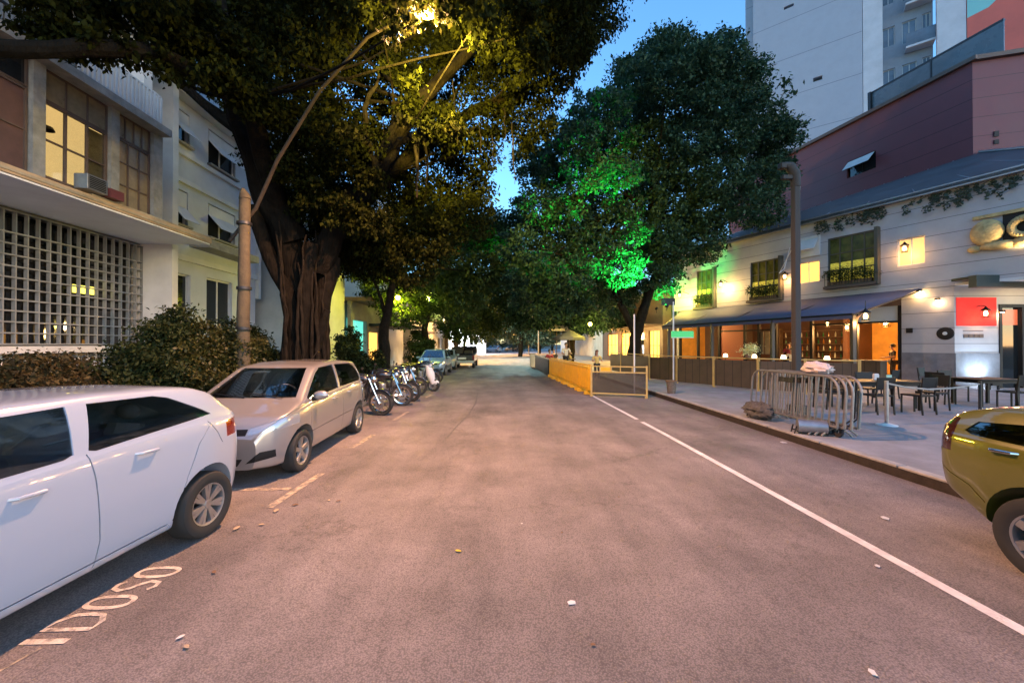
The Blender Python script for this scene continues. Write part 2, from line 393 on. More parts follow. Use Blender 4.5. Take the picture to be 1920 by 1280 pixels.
ls([(3.12, .1), (3.16, 0), (3.22, .05), (3.24, .28), (3.2, .45), (3.14, .56), (3.11, .75), (3.14, .95), (3.2, 1), (3.24, .9)], False, .035)
ls(oval(3.31, 3.46), True)
kind(g.build('road_marking', PAINTL))
# repaired seam in the asphalt and covers
TAR = wornpaint('tar_seam', (.07, .065, .065), .35, .6, 14)
g = MB(); P = [(-1.05, 7.3), (-.95, 8.6), (-.78, 10.2), (-.72, 12.2), (-.8, 15)]
stroke(g, P, False, .035); o = kind(g.build('road_patch', TAR))
# fallen leaves and litter
def leaf_litter(x, y, L, rz, col, label, cat='leaf', nm='fallen_leaf', grp='leaves fallen on the road'):
    mb = MB(); k = 8; vs = []
    for i in range(k + 1):
        t = i / k; wd = L * .26 * math.sin(math.pi * t) ** .8; z = .008 + L * .22 * (t - .5) ** 2
        vs += [(-wd, (t - .5) * L, z + wd * .5), (0, (t - .5) * L, z), (wd, (t - .5) * L, z + wd * .4)]
    vs = [(a * .7, b * .7, .004 + c * .5) for a, b, c in vs]; fs = []
    for i in range(k): fs += [(3 * i, 3 * i + 1, 3 * i + 4, 3 * i + 3), (3 * i + 1, 3 * i + 2, 3 * i + 5, 3 * i + 4)]
    mb.add(vs, fs); mb.v = mb.v[:]; o = mb.build(nm, col, None, True); o.location = (x, y, .002); o.rotation_euler = (0, 0, rz)
    m = o.modifiers.new('solid', 'SOLIDIFY'); m.thickness = .001
    return tag(o, label, cat, grp)
LY = mat('yellow_leaf', (.55, .42, .03), .6); LBR = mat('brown_leaf', (.16, .09, .05), .8); LPA = mat('pale_leaf', (.4, .3, .2), .8); PAPER = mat('paper_scrap', (.6, .58, .56), .8)
leaf_litter(-.36, 3.45, .09, 1.2, LY, 'bright yellow leaf lying alone in the middle of the road')
for i, (x_, y_, L_, m_, lab) in enumerate([
    (-2.62, 3.95, .13, LPA, 'large pale curled leaf beside the rear wheel of the white hatchback'),
    (-2.42, 4.02, .09, LPA, 'pale leaf just right of the curled one near the white hatchback wheel'),
    (-2.46, 4.35, .14, LPA, 'long pale curled leaf below the painted parking bay corner'),
    (-2.33, 4.5, .1, LBR, 'dark brown leaf at the near end of the yellow bay dash'),
    (-2.0, 4.62, .07, LPA, 'small pale leaf to the right of the yellow bay dash'),
    (-1.88, 4.6, .08, LBR, 'brown leaf farthest from the cars near the bay dash'),
    (-2.3, 3.2, .08, LBR, 'brown leaf beside the last letter of the painted word'),
    (-2.0, 2.5, .07, PAPER, 'pale scrap on the road nearest the bottom left corner'),
    (-1.9, 2.42, .07, LPA, 'pale leaf next to the scrap at the bottom left'),
    (.62, 3.75, .05, LBR, 'small brown leaf in the lane above the paper scrap'),
    (.24, 3.95, .04, PAPER, 'tiny white scrap in the middle of the lane'),
    (1.45, 4.6, .05, LBR, 'tiny brown leaf near the white line'),
    (.58, 2.35, .05, LBR, 'brown leaf at the bottom centre of the road')]):
    leaf_litter(x_, y_, L_, i * 1.7, m_, lab)
def scrap(x, y, L, rz, lab):
    mb = MB(); pts = [(-.5, -.3), (.4, -.35), (.55, .1), (.1, .35), (-.45, .2)]
    mb.prism([(a * L, b * L) for a, b in pts], 'Z', 0, .004); o = mb.build('paper_scrap', PAPER); o.location = (x, y, .006); o.rotation_euler = (R(3), R(4), rz)
    return tag(o, lab, 'litter', 'paper scraps on the road')
scrap(.52, 2.74, .06, .3, 'white paper scrap lying in the lane near the camera')
scrap(4.1, 3.95, .1, .8, 'white paper scrap beside the wheel of the yellow car')
scrap(3.15, 3.1, .05, .8, 'small white paper scrap beside the white edge line')
scrap(5.35, 7.05, .12, .2, 'white paper scrap in the gutter below the barriers')
scrap(2.1, 2.1, .05, 1.2, 'white paper scrap nearest the bottom edge, right of centre')

# ------------------------------------------------------------------ cars
def curve(pts, ys, k=.05):
    a = np.array(pts, float); fine = np.linspace(a[0, 0] - .3, a[-1, 0] + .3, 1200)
    v = np.interp(fine, a[:, 0], a[:, 1]); h = max(1, int(k / (fine[1] - fine[0])))
    ker = np.hanning(2 * h + 3)[1:-1]; ker /= ker.sum()
    v = np.convolve(np.pad(v, len(ker) // 2, mode='edge'), ker, 'valid')
    return np.interp(ys, fine, v)
def chaikin(P, k=2):
    for _ in range(k):
        Q = [P[0]]
        for a, b in zip(P, P[1:]): Q += [a * .75 + b * .25, a * .25 + b * .75]
        Q.append(P[-1]); P = Q
    return P
def car_body(D, off=0.):
    y0, y1 = D['top'][0][0], D['top'][-1][0]; n = 90
    t = np.linspace(0, 1, n); ys = y0 + (y1 - y0) * (t - .11 * np.sin(2 * math.pi * t) * .8)
    zt = curve(D['top'], ys, D.get('ks', .07)) - off; W = curve(D['half'], ys, .12) - off; zb = curve(D['bot'], ys, .05) + off
    belt = curve(D['belt'], ys, .1)
    for ax in D['axles']: W += .018 * np.exp(-((ys - ax) / .34) ** 2)
    vs = []; m = None
    for i, y in enumerate(ys):
        w_, z_, b_ = W[i], zt[i], zb[i]; bl = min(belt[i], z_ - .05) ; gh = max(0, z_ - bl - .05)
        wb = w_ * .965; wr = wb - D['tumble'] * gh
        mid = b_ + (bl - b_) * .5
        P = [(0, b_), (w_ * .8, b_), (w_ * .93, b_ + .015), (w_ * .965, b_ + min(.12, (bl - b_) * .3)), (w_ * .985, b_ + (bl - b_) * .33), (w_, mid + .06 * min(1, bl)), (w_ * .992, bl - (bl - mid) * .3), (wb + .005, bl - .015), (wb * .985, bl + .004)]
        zz = z_ - min(.05, gh * .25 + .015)
        P += [(wb * .985 + (wr - wb * .985) * .5 + .012 * min(1, gh * 4), bl + (zz - bl) * .5), (wr + .0, zz - .01), (wr * .93, z_ - .012), (wr * .6, z_), (0, z_ + .012)]
        P = chaikin([np.array(p) for p in P], 2)
        m = len(P); ring = [(p[0], y, p[1]) for p in P] + [(-p[0], y, p[1]) for p in P[-2:0:-1]]
        vs += ring
    r = len(ring); fs = []
    for i in range(n - 1):
        for k in range(r):
            k2 = (k + 1) % r; fs.append((i * r + k, (i + 1) * r + k, (i + 1) * r + k2, i * r + k2))
    fs.append(tuple(range(r))); fs.append(tuple((n - 1) * r + k for k in range(r - 1, -1, -1)))
    mb = MB(); mb.add(vs, fs); return mb
def raw(mb, mats=()):
    me = bpy.data.meshes.new('tmp'); me.from_pydata(mb.v, [], mb.f)
    bm = bmesh.new(); bm.from_mesh(me); bmesh.ops.recalc_face_normals(bm, faces=bm.faces); bm.to_mesh(me); bm.free()
    for m in mats: me.materials.append(m)
    o = bpy.data.objects.new('tmp', me); C.objects.link(o); return o
def boolean(a, b, op, name, mats, ang=28, selfx=False):
    for p in b.data.polygons: p.material_index = min(1, len(mats) - 1)
    md = a.modifiers.new('b', 'BOOLEAN'); md.object = b; md.operation = op; md.solver = 'EXACT'; md.use_self = selfx
    if op == 'INTERSECT':
        for p in b.data.polygons: p.material_index = 0
    dg = bpy.context.evaluated_depsgraph_get(); me = bpy.data.meshes.new_from_object(a.evaluated_get(dg))
    a.modifiers.remove(md); me.materials.clear()
    for m in mats: me.materials.append(m)
    shade(me, ang); me.name = name; return me
def join(mbs):
    r = MB()
    for m in mbs: k = len(r.v); r.v += m.v; r.f += [tuple(i + k for i in f) for f in m.f]
    return r
def wheel(root, x, y, r, side, spokes, wd=.2, style=0, rimmat=None, rr=.66):
    """side=+1: outer face looks to +x. Wheel part is the tyre; the rim is its child"""
    X = x; s = side; R_ = r
    prof = [(r * rr, -wd * .5), (r * .86, -wd * .52), (r * .95, -wd * .48), (r * .995, -wd * .36), (r, -wd * .2), (r, wd * .2), (r * .995, wd * .36), (r * .95, wd * .48), (r * .86, wd * .52), (r * .72, wd * .49), (r * rr, wd * .44), (r * rr, -wd * .5)]
    mb = MB().lathe([(a, h * s) for a, h in prof], (0, 0, 0), 'X', 40)
    t = mb.build('wheel', RUBBER, root, True, 'local'); t.location = (X, y, r)
    mb = MB(); q = r * rr
    mb.lathe([(q * 1.0, s * wd * .45), (q * .93, s * wd * .43), (q * .9, s * wd * .3), (q * .88, -s * wd * .3)], (0, 0, 0), 'X', 40)
    mb.lathe([(.001, s * wd * .40), (.035, s * wd * .40), (.05, s * wd * .34), (.055, s * wd * .2)], (0, 0, 0), 'X', 20)
    for k in range(spokes):
        a = 2 * math.pi * k / spokes
        for da in ((-.13, .13) if style else (0,)):
            T = Matrix.Rotation(a + da, 4, 'X')
            h0, h1 = s * wd * .33, s * wd * .44; wi = .016 if style else .03; wo = .024 if style else .042
            vs = [(h0 - s * .025, -wi, .03), (h0 - s * .025, wi, .03), (h0 + s * .01, wi * .7, .03), (h0 + s * .01, -wi * .7, .03),
                  (h1 - s * .04, -wo, q * .95), (h1 - s * .04, wo, q * .95), (h1 - s * .005, wo * .8, q * .95), (h1 - s * .005, -wo * .8, q * .95)]
            mb.add([tuple(T @ Vector(v)) for v in vs], [(0, 1, 2, 3), (7, 6, 5, 4), (0, 4, 5, 1), (1, 5, 6, 2), (2, 6, 7, 3), (3, 7, 4, 0)])
    mb.build('rim', rimmat or METAL, t, True, 'local')
    b = MB(); b.lathe([(.001, -s * wd * .05), (q * .92, -s * wd * .05)], (0, 0, 0), 'X', 24); b.build('brake_disc', DMETAL, t, False, 'local')
    return t

SEATM = mat('grey_seat', (.09, .09, .095), .9)
def make_car(name, D, paint, label, group=None, detail=True):
    root = thing(name, (0, 0, 0), label, 'car', group)
    body = raw(car_body(D), (paint, BLACK)); glassb = raw(car_body(D, .010)); lampb = raw(car_body(D, .004))
    r = D['r']; cut = []
    for ax in D['axles']:
        for s in (1, -1):
            k = 36; cut.append(MB().prism([(ax + (r + .06) * math.cos(2 * math.pi * i / k), r + .02 + (r + .06) * math.sin(2 * math.pi * i / k)) for i in range(k)], 'X', s * 1.2, s * (D['W'] - .3)))
    zc = D['cut_lo']
    sidep = {}
    for nm, poly in D['side'].items():
        for s in (1, -1):
            p = MB().prism(poly, 'X', s * 1.2, s * .3); sidep[(nm, s)] = p; cut.append(p)
    ends = {}
    for nm, (poly, ya, yb) in D['ends'].items():
        for s in ((1, -1) if D['pair'].get(nm) else (1,)):
            p = MB().prism([(a * s, b) for a, b in poly], 'Y', ya, yb); ends[(nm, s)] = p; cut.append(p)
    grooves = []
    for (pl) in D.get('grooves', []):
        for s in (1, -1):
            m = MB()
            for a, b in zip(pl, pl[1:]):
                d = Vector((b[0] - a[0], b[1] - a[1])).normalized(); q = Vector((-d.y, d.x)) * .0048
                m = MB().prism([(a[0] + q.x, a[1] + q.y), (a[0] - q.x, a[1] - q.y), (b[0] + d.x * .004 - q.x, b[1] + d.y * .004 - q.y), (b[0] + d.x * .004 + q.x, b[1] + d.y * .004 + q.y)], 'X', s * 1.2, s * (D['W'] - .2))
                grooves.append(m)
    grooves = [m for m in grooves]
    # shells removed one family at a time so that cutters never overlap each other
    me = body.data
    for fam in (cut[:4], [p for k_, p in sidep.items()], [p for k_, p in ends.items()], grooves):
        if not fam: continue
        c = raw(join(fam), (paint, BLACK)); me2 = boolean(body, c, 'DIFFERENCE', 'body', (paint, BLACK), selfx=fam is grooves)
        bpy.data.objects.remove(c); body.data = me2
    o = body; o.name = 'body'; o.parent = root
    wn = o.modifiers.new('wn', 'WEIGHTED_NORMAL'); wn.keep_sharp = True
    def inter(src, p, nm, m, parent):
        c = raw(p); me = boolean(src, c, 'INTERSECT', nm, (m,)); bpy.data.objects.remove(c)
        q = bpy.data.objects.new(nm, me); C.objects.link(q); q.parent = parent; return q
    for (nm, s), p in sidep.items():
        q = inter(glassb, p, 'side_window', CARGL if detail else GLASSD, root)
    for (nm, s), p in ends.items():
        m, pn = D['endmat'][nm]
        q = inter(glassb if m is GLASSD else lampb, p, pn, CARGL if m is GLASSD and detail else m, root)
    bpy.data.objects.remove(glassb); bpy.data.objects.remove(lampb)
    for ax in D['axles']:
        for s in (1, -1): wheel(root, s * (D['W'] - .10), ax, r, s, D['spokes'], style=D['style'], rr=D.get('rr', .66))
    if detail:
        for s in (1, -1):
            for hy, hz in D['handles']:
                x0 = D['W'] * .99
                mb = MB().tube([(s * (x0 - .04), hy - .1, hz - .012), (s * (x0 + .018), hy - .075, hz), (s * (x0 + .02), hy + .06, hz + .004), (s * (x0 - .03), hy + .1, hz + .004)], [.01, .013, .013, .01], 8)
                mb.build('door_handle', D.get('handlemat', paint), root, True, 'local')
            my, mz = D['mirror']; xb = D['W'] * .93
            mb = MB().ball((s * (xb + .14), my, mz), (.12, .07, .072), 16, 10); mm = mb.build('wing_mirror', paint, root, True, 'local')
            MB().tube([(s * (xb - .04), my + .01, mz - .07), (s * (xb + .1), my, mz - .05)], [.03, .025], 8).build('mirror_stalk', BLACK, mm, True, 'local')
    ct = D.get('cabin', (.25, -.75))
    for s in (1, -1):
        for yy in ct:
            zt_ = D['top'][len(D['top']) // 2][1]; x_ = s * .46
            se = MB().tube([(x_, yy - .12, D['mirror'][1] - .1), (x_, yy - .17, zt_ - .32)], [.15, .12], 10).ball((x_, yy - .19, zt_ - .22), (.1, .05, .07), 10, 6); se.build('seat', SEATM, root, True, 'local')
    mb = MB(); k = 16; sy = .56 if D['W'] else 0
    mb.tube([(-.36 + .17 * math.cos(2 * math.pi * i / k), .74 + .05 * math.sin(2 * math.pi * i / k), D['mirror'][1] + .02 + .15 * math.sin(2 * math.pi * i / k)) for i in range(k + 1)], .014, 6, False); mb.build('steering_wheel', SEATM, root, True, 'local')
    for nm, f, m in D.get('extra', []):
        f(MB()).build(nm, m, root, False, 'local', bevel=.006)
    return root

# the near white hatchback: front towards -y, so the tail is what the photo shows
H1 = dict(W=.85, r=.305, axles=(-1.35, 1.16), tumble=.40, spokes=7, style=1, rr=.64,
    top=[(-1.96, .62), (-1.955, .95), (-1.90, 1.03), (-1.74, 1.17), (-1.54, 1.38), (-1.34, 1.445), (-1.1, 1.47), (-.5, 1.49), (.1, 1.48), (.38, 1.44), (1.12, 1.02), (1.3, .98), (1.75, .84), (1.9, .72), (1.95, .55)],
    half=[(-1.96, .60), (-1.90, .72), (-1.75, .80), (-1.4, .84), (0, .85), (1.3, .84), (1.6, .79), (1.8, .68), (1.95, .45)],
    bot=[(-1.96, .38), (-1.85, .27), (-1.2, .21), (1.3, .21), (1.8, .22), (1.95, .3)],
    belt=[(-2, 1.08), (-1.2, 1.11), (0, 1.05), (1, .96), (2, .80)], cut_lo=.9,
    side=dict(rear=[(-1.42, 1.165), (-1.33, 1.22), (-1.04, 1.375), (-.92, 1.405), (-.42, 1.415), (-.33, 1.10), (-.38, 1.085), (-1.0, 1.13)],
              front=[(-.29, 1.415), (.32, 1.395), (.72, 1.21), (.93, 1.06), (.9, 1.03), (-.18, 1.075), (-.24, 1.095)]),
    ends=dict(tail=([(.50, .93), (.9, .89), (.9, 1.06), (.6, 1.08), (.50, 1.03)], -2.1, -1.60), rearglass=([(-.55, 1.13), (.55, 1.13), (.47, 1.37), (-.47, 1.37)], -2.1, -1.5),
              wind=([(-.62, 1.05), (.62, 1.05), (.53, 1.40), (-.53, 1.40)], .3, 1.2), head=([(.38, .60), (.9, .66), (.9, .78), (.42, .72)], 1.5, 2.1)),
    pair=dict(tail=1, head=1), endmat=None,
    grooves=[[(-.31, 1.08), (-.34, .9), (-.38, .45), (-.36, .26)], [(.92, .93), (.86, .6), (.82, .27)], [(-1.35, 1.06), (-1.22, .92), (-1.1, .66), (-1.0, .34), (-.94, .25)], [(-.94, .30), (.85, .30)], [(-1.52, .86), (-1.45, .98), (-1.35, 1.10)]],
    handles=[(-.72, .985), (.04, .93)], mirror=(.86, 1.07))
H1['endmat'] = dict(tail=(REDL, 'tail_light'), rearglass=(GLASSD, 'rear_window'), wind=(GLASSD, 'windscreen'), head=(LENS, 'headlight'))
# silver compact wagon seen from the front
H2 = dict(W=.83, r=.30, axles=(-1.24, 1.20), tumble=.36, spokes=5, style=0, rr=.68, ks=.06,
    top=[(-1.80, .65), (-1.79, 1.0), (-1.72, 1.15), (-1.58, 1.40), (-1.42, 1.50), (-.8, 1.545), (-.1, 1.54), (.30, 1.49), (.42, 1.45), (1.12, 1.04), (1.26, 1.00), (1.62, .88), (1.78, .76), (1.84, .60)],
    half=[(-1.80, .66), (-1.7, .76), (-1.4, .82), (0, .83), (1.2, .83), (1.5, .80), (1.72, .70), (1.84, .50)],
    bot=[(-1.8, .35), (-1.6, .25), (-1.1, .21), (1.2, .21), (1.6, .2), (1.84, .22)],
    belt=[(-2, 1.06), (-1, 1.05), (0, 1.0), (1, .93), (2, .80)], cut_lo=.9,
    side=dict(rear=[(-1.45, 1.12), (-1.42, 1.24), (-1.28, 1.40), (-1.12, 1.46), (-.42, 1.475), (-.34, 1.06), (-1.35, 1.09)],
              front=[(-.34, 1.475), (.22, 1.45), (.42, 1.37), (.98, 1.03), (.9, 1.0), (-.26, 1.055)]),
    ends=dict(wind=([(-.66, 1.055), (.66, 1.055), (.50, 1.455), (-.50, 1.455)], .2, 1.25), rearglass=([(-.55, 1.13), (.55, 1.13), (.47, 1.42), (-.47, 1.42)], -2, -1.4),
              head=([(.40, .66), (.9, .74), (.9, .88), (.80, .86), (.42, .745)], 1.30, 2.1), grille=([(-.385, .655), (.385, .655), (.40, .735), (-.40, .735)], 1.5, 2.1),
              intake=([(-.30, .27), (.30, .27), (.36, .36), (-.36, .36)], 1.5, 2.1), fog=([(.40, .30), (.70, .35), (.70, .45), (.56, .44)], 1.45, 2.1),
              tail=([(.60, .85), (.9, .85), (.9, 1.15), (.62, 1.15)], -2.1, -1.6)),
    pair=dict(tail=1, head=1, fog=1), endmat=None,
    grooves=[[(-.36, 1.04), (-.38, .5), (-.34, .27)], [(.92, .98), (.98, .5), (.92, .27)], [(-1.32, 1.06), (-1.2, .85), (-.95, .6), (-.82, .27)], [(-.9, .55), (.95, .52)]],
    handles=[(-.70, .93), (.02, .9)], mirror=(.80, 1.05))
H2['endmat'] = dict(tail=(REDL, 'tail_light'), rearglass=(GLASSD, 'rear_window'), wind=(GLASSD, 'windscreen'), head=(LENS, 'headlight'), grille=(BLACK, 'grille'), intake=(BLACK, 'air_intake'), fog=(BLACK, 'fog_lamp'))
PLATE = mat('number_plate', (.35, .33, .3), .5)
H2['extra'] = [('number_plate', lambda m: m.box(-.2, .2, 1.845, 1.857, .44, .57), PLATE),
               ('wiper', lambda m: m.tube([(-.5, 1.13, 1.06), (.05, 1.03, 1.115)], .008, 6).tube([(.05, 1.13, 1.06), (.55, 1.0, 1.11)], .008, 6), BLACK),
               ('front_badge', lambda m: m.lathe([(.001, .0), (.045, .0), (.05, -.012)], (0, 1.86, .70), 'Y', 20), CHROME),
               ('aerial', lambda m: m.tube([(0, -.9, 1.54), (0, -1.2, 1.72)], .005, 6), BLACK)]
# low yellow car on the right, tail towards +y of the street
H3 = dict(W=.85, r=.33, axles=(-1.12, 1.3), tumble=.55, spokes=6, style=0, rr=.64, ks=.05,
    top=[(-2.02, .70), (-2.0, .97), (-1.93, 1.13), (-1.80, 1.24), (-1.6, 1.30), (-.9, 1.345), (-.2, 1.34), (.2, 1.30), (.9, .98), (1.6, .84), (1.9, .74), (1.97, .55)],
    half=[(-2.02, .52), (-1.98, .66), (-1.85, .77), (-1.5, .84), (0, .85), (1.3, .84), (1.7, .74), (1.97, .48)],
    bot=[(-2.02, .60), (-1.95, .52), (-1.7, .40), (-1.45, .28), (1.3, .22), (1.9, .3)],
    belt=[(-2.1, 1.03), (-1.2, 1.02), (0, .98), (1, .86), (2, .75)], cut_lo=.9,
    side=dict(rear=[(-1.70, 1.07), (-1.62, 1.16), (-1.2, 1.205), (-.42, 1.22), (-.38, 1.02), (-1.64, 1.045)], front=[(-.34, 1.22), (.18, 1.2), (.62, 1.04), (.6, 1.0), (-.3, 1.02)]),
    ends=dict(tail=([(.52, .95), (.62, .86), (.9, .87), (.9, 1.10), (.66, 1.17), (.52, 1.13)], -2.2, -1.78), rearglass=([(-.48, 1.04), (.48, 1.04), (.44, 1.22), (-.44, 1.22)], -2.2, -1.7),
              wind=([(-.6, 1.0), (.6, 1.0), (.5, 1.25), (-.5, 1.25)], .15, .9)),
    pair=dict(tail=1), endmat=None,
    grooves=[[(-.38, 1.0), (-.38, .5), (-.36, .3)], [(-1.96, .74), (-1.80, .66), (-1.62, .60), (-1.5, .50)]], handles=[(-1.36, .965), (.0, .9)], mirror=(.6, 1.0))
H3['endmat'] = dict(tail=(mat('dark_red_lens', (.03, .006, .006), .15, coat=1), 'tail_light'), rearglass=(GLASSD, 'rear_window'), wind=(GLASSD, 'windscreen')); H3['handlemat'] = CHROME

a = make_car('parked_car', H1, CARW, 'white hatchback parked closest to the camera, tail and red lamp towards the street ahead')
a.location = (-3.70, 2.52, 0); a.rotation_euler = (0, 0, R(180 - 2.5))
b = make_car('parked_car', H2, CARS, 'silver compact car facing the camera, orange lamplight on its bonnet, behind the white hatchback')
b.location = (-3.72, 6.92, 0); b.rotation_euler = (0, 0, R(180 + 1.5))
c = make_car('parked_car', H3, CARY, 'low mustard yellow car cut by the right edge of the photo beside the kerb')
c.location = (4.99, 1.66, 0); c.rotation_euler = (0, 0, R(180))
def far_car(src, paint, loc, rz, label, group='cars parked farther down the street'):
    r = copy_tree(src); r.location = loc; r.rotation_euler = (0, 0, R(rz)); tag(r, label, 'car', group)
    for ch in [x for x in C.objects if x.parent == r]:
        if ch.name.startswith(('body', 'wing_mirror', 'door_handle')):
            ch.data = ch.data.copy(); ch.data.materials[0] = paint
    return r
far_car(b, CARL, (-3.95, 24.2, 0), 180, 'pale blue car facing the camera just beyond the motorbikes')
far_car(a, CARL, (-3.95, 29.4, 0), 180, 'blue grey car parked behind the pale blue car')
far_car(b, CARL, (-1.2, 88, 0), 60, 'pale blue car crossing at the far end of the street')
far_car(a, CARS, (3.2, 96, 0), 90, 'dark teal car in the shade at the far end of the street')
# black pickup with cargo, tail to the camera
t = thing('pickup_truck', (-2.75, 31.4, 0), 'black pickup seen from behind, dark cargo heaped on its bed', 'pickup')
MB().prism([(-2.4, .5), (-2.4, 1.05), (-.1, 1.1), (.0, 1.12), (.25, 1.68), (1.35, 1.7), (1.95, 1.15), (2.75, 1.0), (2.85, .5)], 'X', -.92, .92).build('body', CARB, t, False, 'local', bevel=.06)
MB().prism([(.08, 1.17), (.3, 1.6), (1.3, 1.62), (1.75, 1.17)], 'X', -.935, .935).build('side_window', GLASSD, t, False, 'local')
MB().box(-.9, .9, -2.5, -2.41, .42, .62).build('bumper', METAL, t, False, 'local', bevel=.02)
MB().box(-.3, .3, -2.44, -2.405, .72, .86).build('number_plate', WHITEW, t, False, 'local')
for s in (1, -1):
    MB().box(s * .8, s * .9, -2.425, -2.37, .7, 1.0).build('tail_light', REDL, t, False, 'local')
    for yy in (-1.5, 1.9): wheel(t, s * .82, yy, .36, s, 6)
def cargo(loc, dim, lab, m=CL_BLK, nm='cargo_box'):
    mb = MB(); mb.box(-dim[0], dim[0], -dim[1], dim[1], 0, dim[2]); mb.box(-dim[0] - .02, dim[0] + .02, -dim[1] - .02, dim[1] + .02, dim[2] * .8, dim[2] * .88)
    o = mb.build(nm, m, None, False, None, bevel=.04); o.location = loc; return tag(o, lab, 'box', 'boxes on the pickup bed')
cargo((-3.15, 30, 1.12), (.4, .5, .5), 'dark box on the left of the black pickup bed')
cargo((-2.35, 30.2, 1.12), (.3, .6, .22), 'low dark box on the right of the black pickup bed')

# ------------------------------------------------------------------ motorbikes, nose towards +x of the street
def torus_wheel(root, x, r, wd, disc=True):
    t = MB().lathe([(r - .075, -wd * .5), (r - .02, -wd * .55), (r, -wd * .3), (r + .004, 0), (r, wd * .3), (r - .02, wd * .55), (r - .075, wd * .5), (r - .075, -wd * .5)], (0, 0, 0), 'Y', 36).build('wheel', RUBBER, root, True, 'local')
    t.location = (x, 0, r); mb = MB()
    mb.lathe([(r - .072, -wd * .4), (r - .072, wd * .4), (r - .1, wd * .3), (r - .1, -wd * .3), (r - .072, -wd * .4)], (0, 0, 0), 'Y', 36)
    mb.lathe([(.001, -.06), (.04, -.06), (.05, 0), (.04, .06), (.001, .06)], (0, 0, 0), 'Y', 14)
    for k in range(10):
        a = 2 * math.pi * k / 10; mb.tube([(.03 * math.cos(a + .3), (.03 if k % 2 else -.03), .03 * math.sin(a + .3)), ((r - .09) * math.cos(a), 0, (r - .09) * math.sin(a))], .009, 5)
    mb.build('rim', CHROME, t, True, 'local')
    if disc: MB().lathe([(.06, -.075), (.13, -.075), (.13, -.07), (.06, -.07), (.06, -.075)], (0, 0, 0), 'Y', 24).build('brake_disc', METAL, t, False, 'local')
    return t
def make_bike(label, group):
    b = thing('motorbike', (0, 0, 0), label, 'motorbike', group)
    torus_wheel(b, .66, .33, .11); torus_wheel(b, -.66, .32, .13)
    f = MB()
    for s in (1, -1):
        f.tube([(.66, s * .085, .33), (.50, s * .085, .72), (.40, s * .08, .98)], .024, 8)
    f.build('fork', CHROME, b, True, 'local')
    MB().tube([(.38, 0, .9), (.1, 0, .92), (-.3, 0, .72), (-.85, 0, .82)], .03, 8).tube([(.38, 0, .85), (.28, 0, .45), (.05, 0, .26), (-.25, 0, .3), (-.3, 0, .7)], .025, 8).build('bike_frame', DMETAL, b, True, 'local')
    MB().tube([(-.2, .07, .36), (-.66, .1, .32)], .025, 6).tube([(-.2, -.07, .36), (-.66, -.1, .32)], .025, 6).build('swing_arm', DMETAL, b, True, 'local')
    MB().box(-.16, .2, -.13, .13, .24, .42).lathe([(.001, 0), (.1, 0), (.1, .28), (.07, .3), (.001, .3)], (.1, 0, .4), 'Z', 12).build('engine', METAL, b, False, 'local', bevel=.02)
    MB().tube([(.2, .12, .35), (.1, .17, .22), (-.3, .18, .26), (-.8, .19, .42)], [.022, .025, .045, .05], 10).build('exhaust', CHROME, b, True, 'local')
    MB().ball((.14, 0, .95), (.26, .15, .13), 16, 10).build('fuel_tank', CARB, b, True, 'local')
    MB().tube([(-.02, 0, .92), (-.25, 0, .86), (-.5, 0, .88), (-.75, 0, .95)], [.09, .12, .12, .06], 10).build('saddle', BLACK, b, True, 'local')
    MB().ball((.5, 0, .95), (.09, .1, .1), 14, 10).build('headlight', CHROME, b, True, 'local')
    MB().tube([(.3, .36, 1.1), (.36, .2, 1.08), (.42, 0, 1.02), (.36, -.2, 1.08), (.3, -.36, 1.1)], .014, 8).build('handlebar', CHROME, b, True, 'local')
    for s in (1, -1):
        MB().tube([(.36, s * .25, 1.08), (.38, s * .32, 1.25)], .007, 6).ball((.38, s * .34, 1.28), (.015, .06, .04), 10, 6).build('mirror', BLACK, b, True, 'local')
    def fender(cx, cz, r, a0, a1, nm, m):
        mb = MB(); k = 10; vs = []
        for i in range(k + 1):
            a = R(a0 + (a1 - a0) * i / k)
            for yy, rr in ((-.07, r - .02), (-.05, r), (.05, r), (.07, r - .02)): vs.append((cx + rr * math.cos(a), yy, cz + rr * math.sin(a)))
        mb.add(vs, [(4 * i + j, 4 * i + j + 1, 4 * i + j + 5, 4 * i + j + 4) for i in range(k) for j in range(3)]); o = mb.build(nm, m, b, True, 'local')
        q = o.modifiers.new('s', 'SOLIDIFY'); q.thickness = .006
    fender(.66, .33, .37, 30, 150, 'front_fender', CARB); fender(-.66, .32, .37, 60, 190, 'rear_fender', CARB)
    MB().box(-1.0, -.97, -.06, .06, .62, .72).build('tail_light', REDL, b, False, 'local')
    MB().tube([(-.1, .1, .25), (-.14, .3, .02)], .012, 6).build('side_stand', DMETAL, b, True, 'local')
    return b
bk = make_bike('black motorbike next to the silver car, large front wheel turned to the street', 'motorbikes parked across the kerb')
bk.location = (-3.70, 10.25, 0); bk.rotation_euler = (R(6), 0, R(-10))
for (x_, y_, rz, lab) in [(-3.55, 11.6, 6, 'second black motorbike from the silver car, chrome fork catching the light'),
                          (-3.45, 12.7, -14, 'third black motorbike from the silver car'),
                          (-3.55, 13.9, 4, 'fourth motorbike in the row, half hidden by the third'),
                          (-3.5, 16.9, -8, 'dark motorbike standing beyond the white scooter'),
                          (-3.6, 18.2, 5, 'dark motorbike closest to the pale blue car')]:
    q = copy_tree(bk); q.location = (x_, y_, 0); q.rotation_euler = (R(6), 0, R(rz)); tag(q, lab, 'motorbike', 'motorbikes parked across the kerb')
s_ = thing('scooter', (0, 0, 0), 'white scooter with a broad leg shield at the end of the motorbike row', 'scooter')
torus_wheel(s_, .62, .24, .11); torus_wheel(s_, -.6, .24, .12)
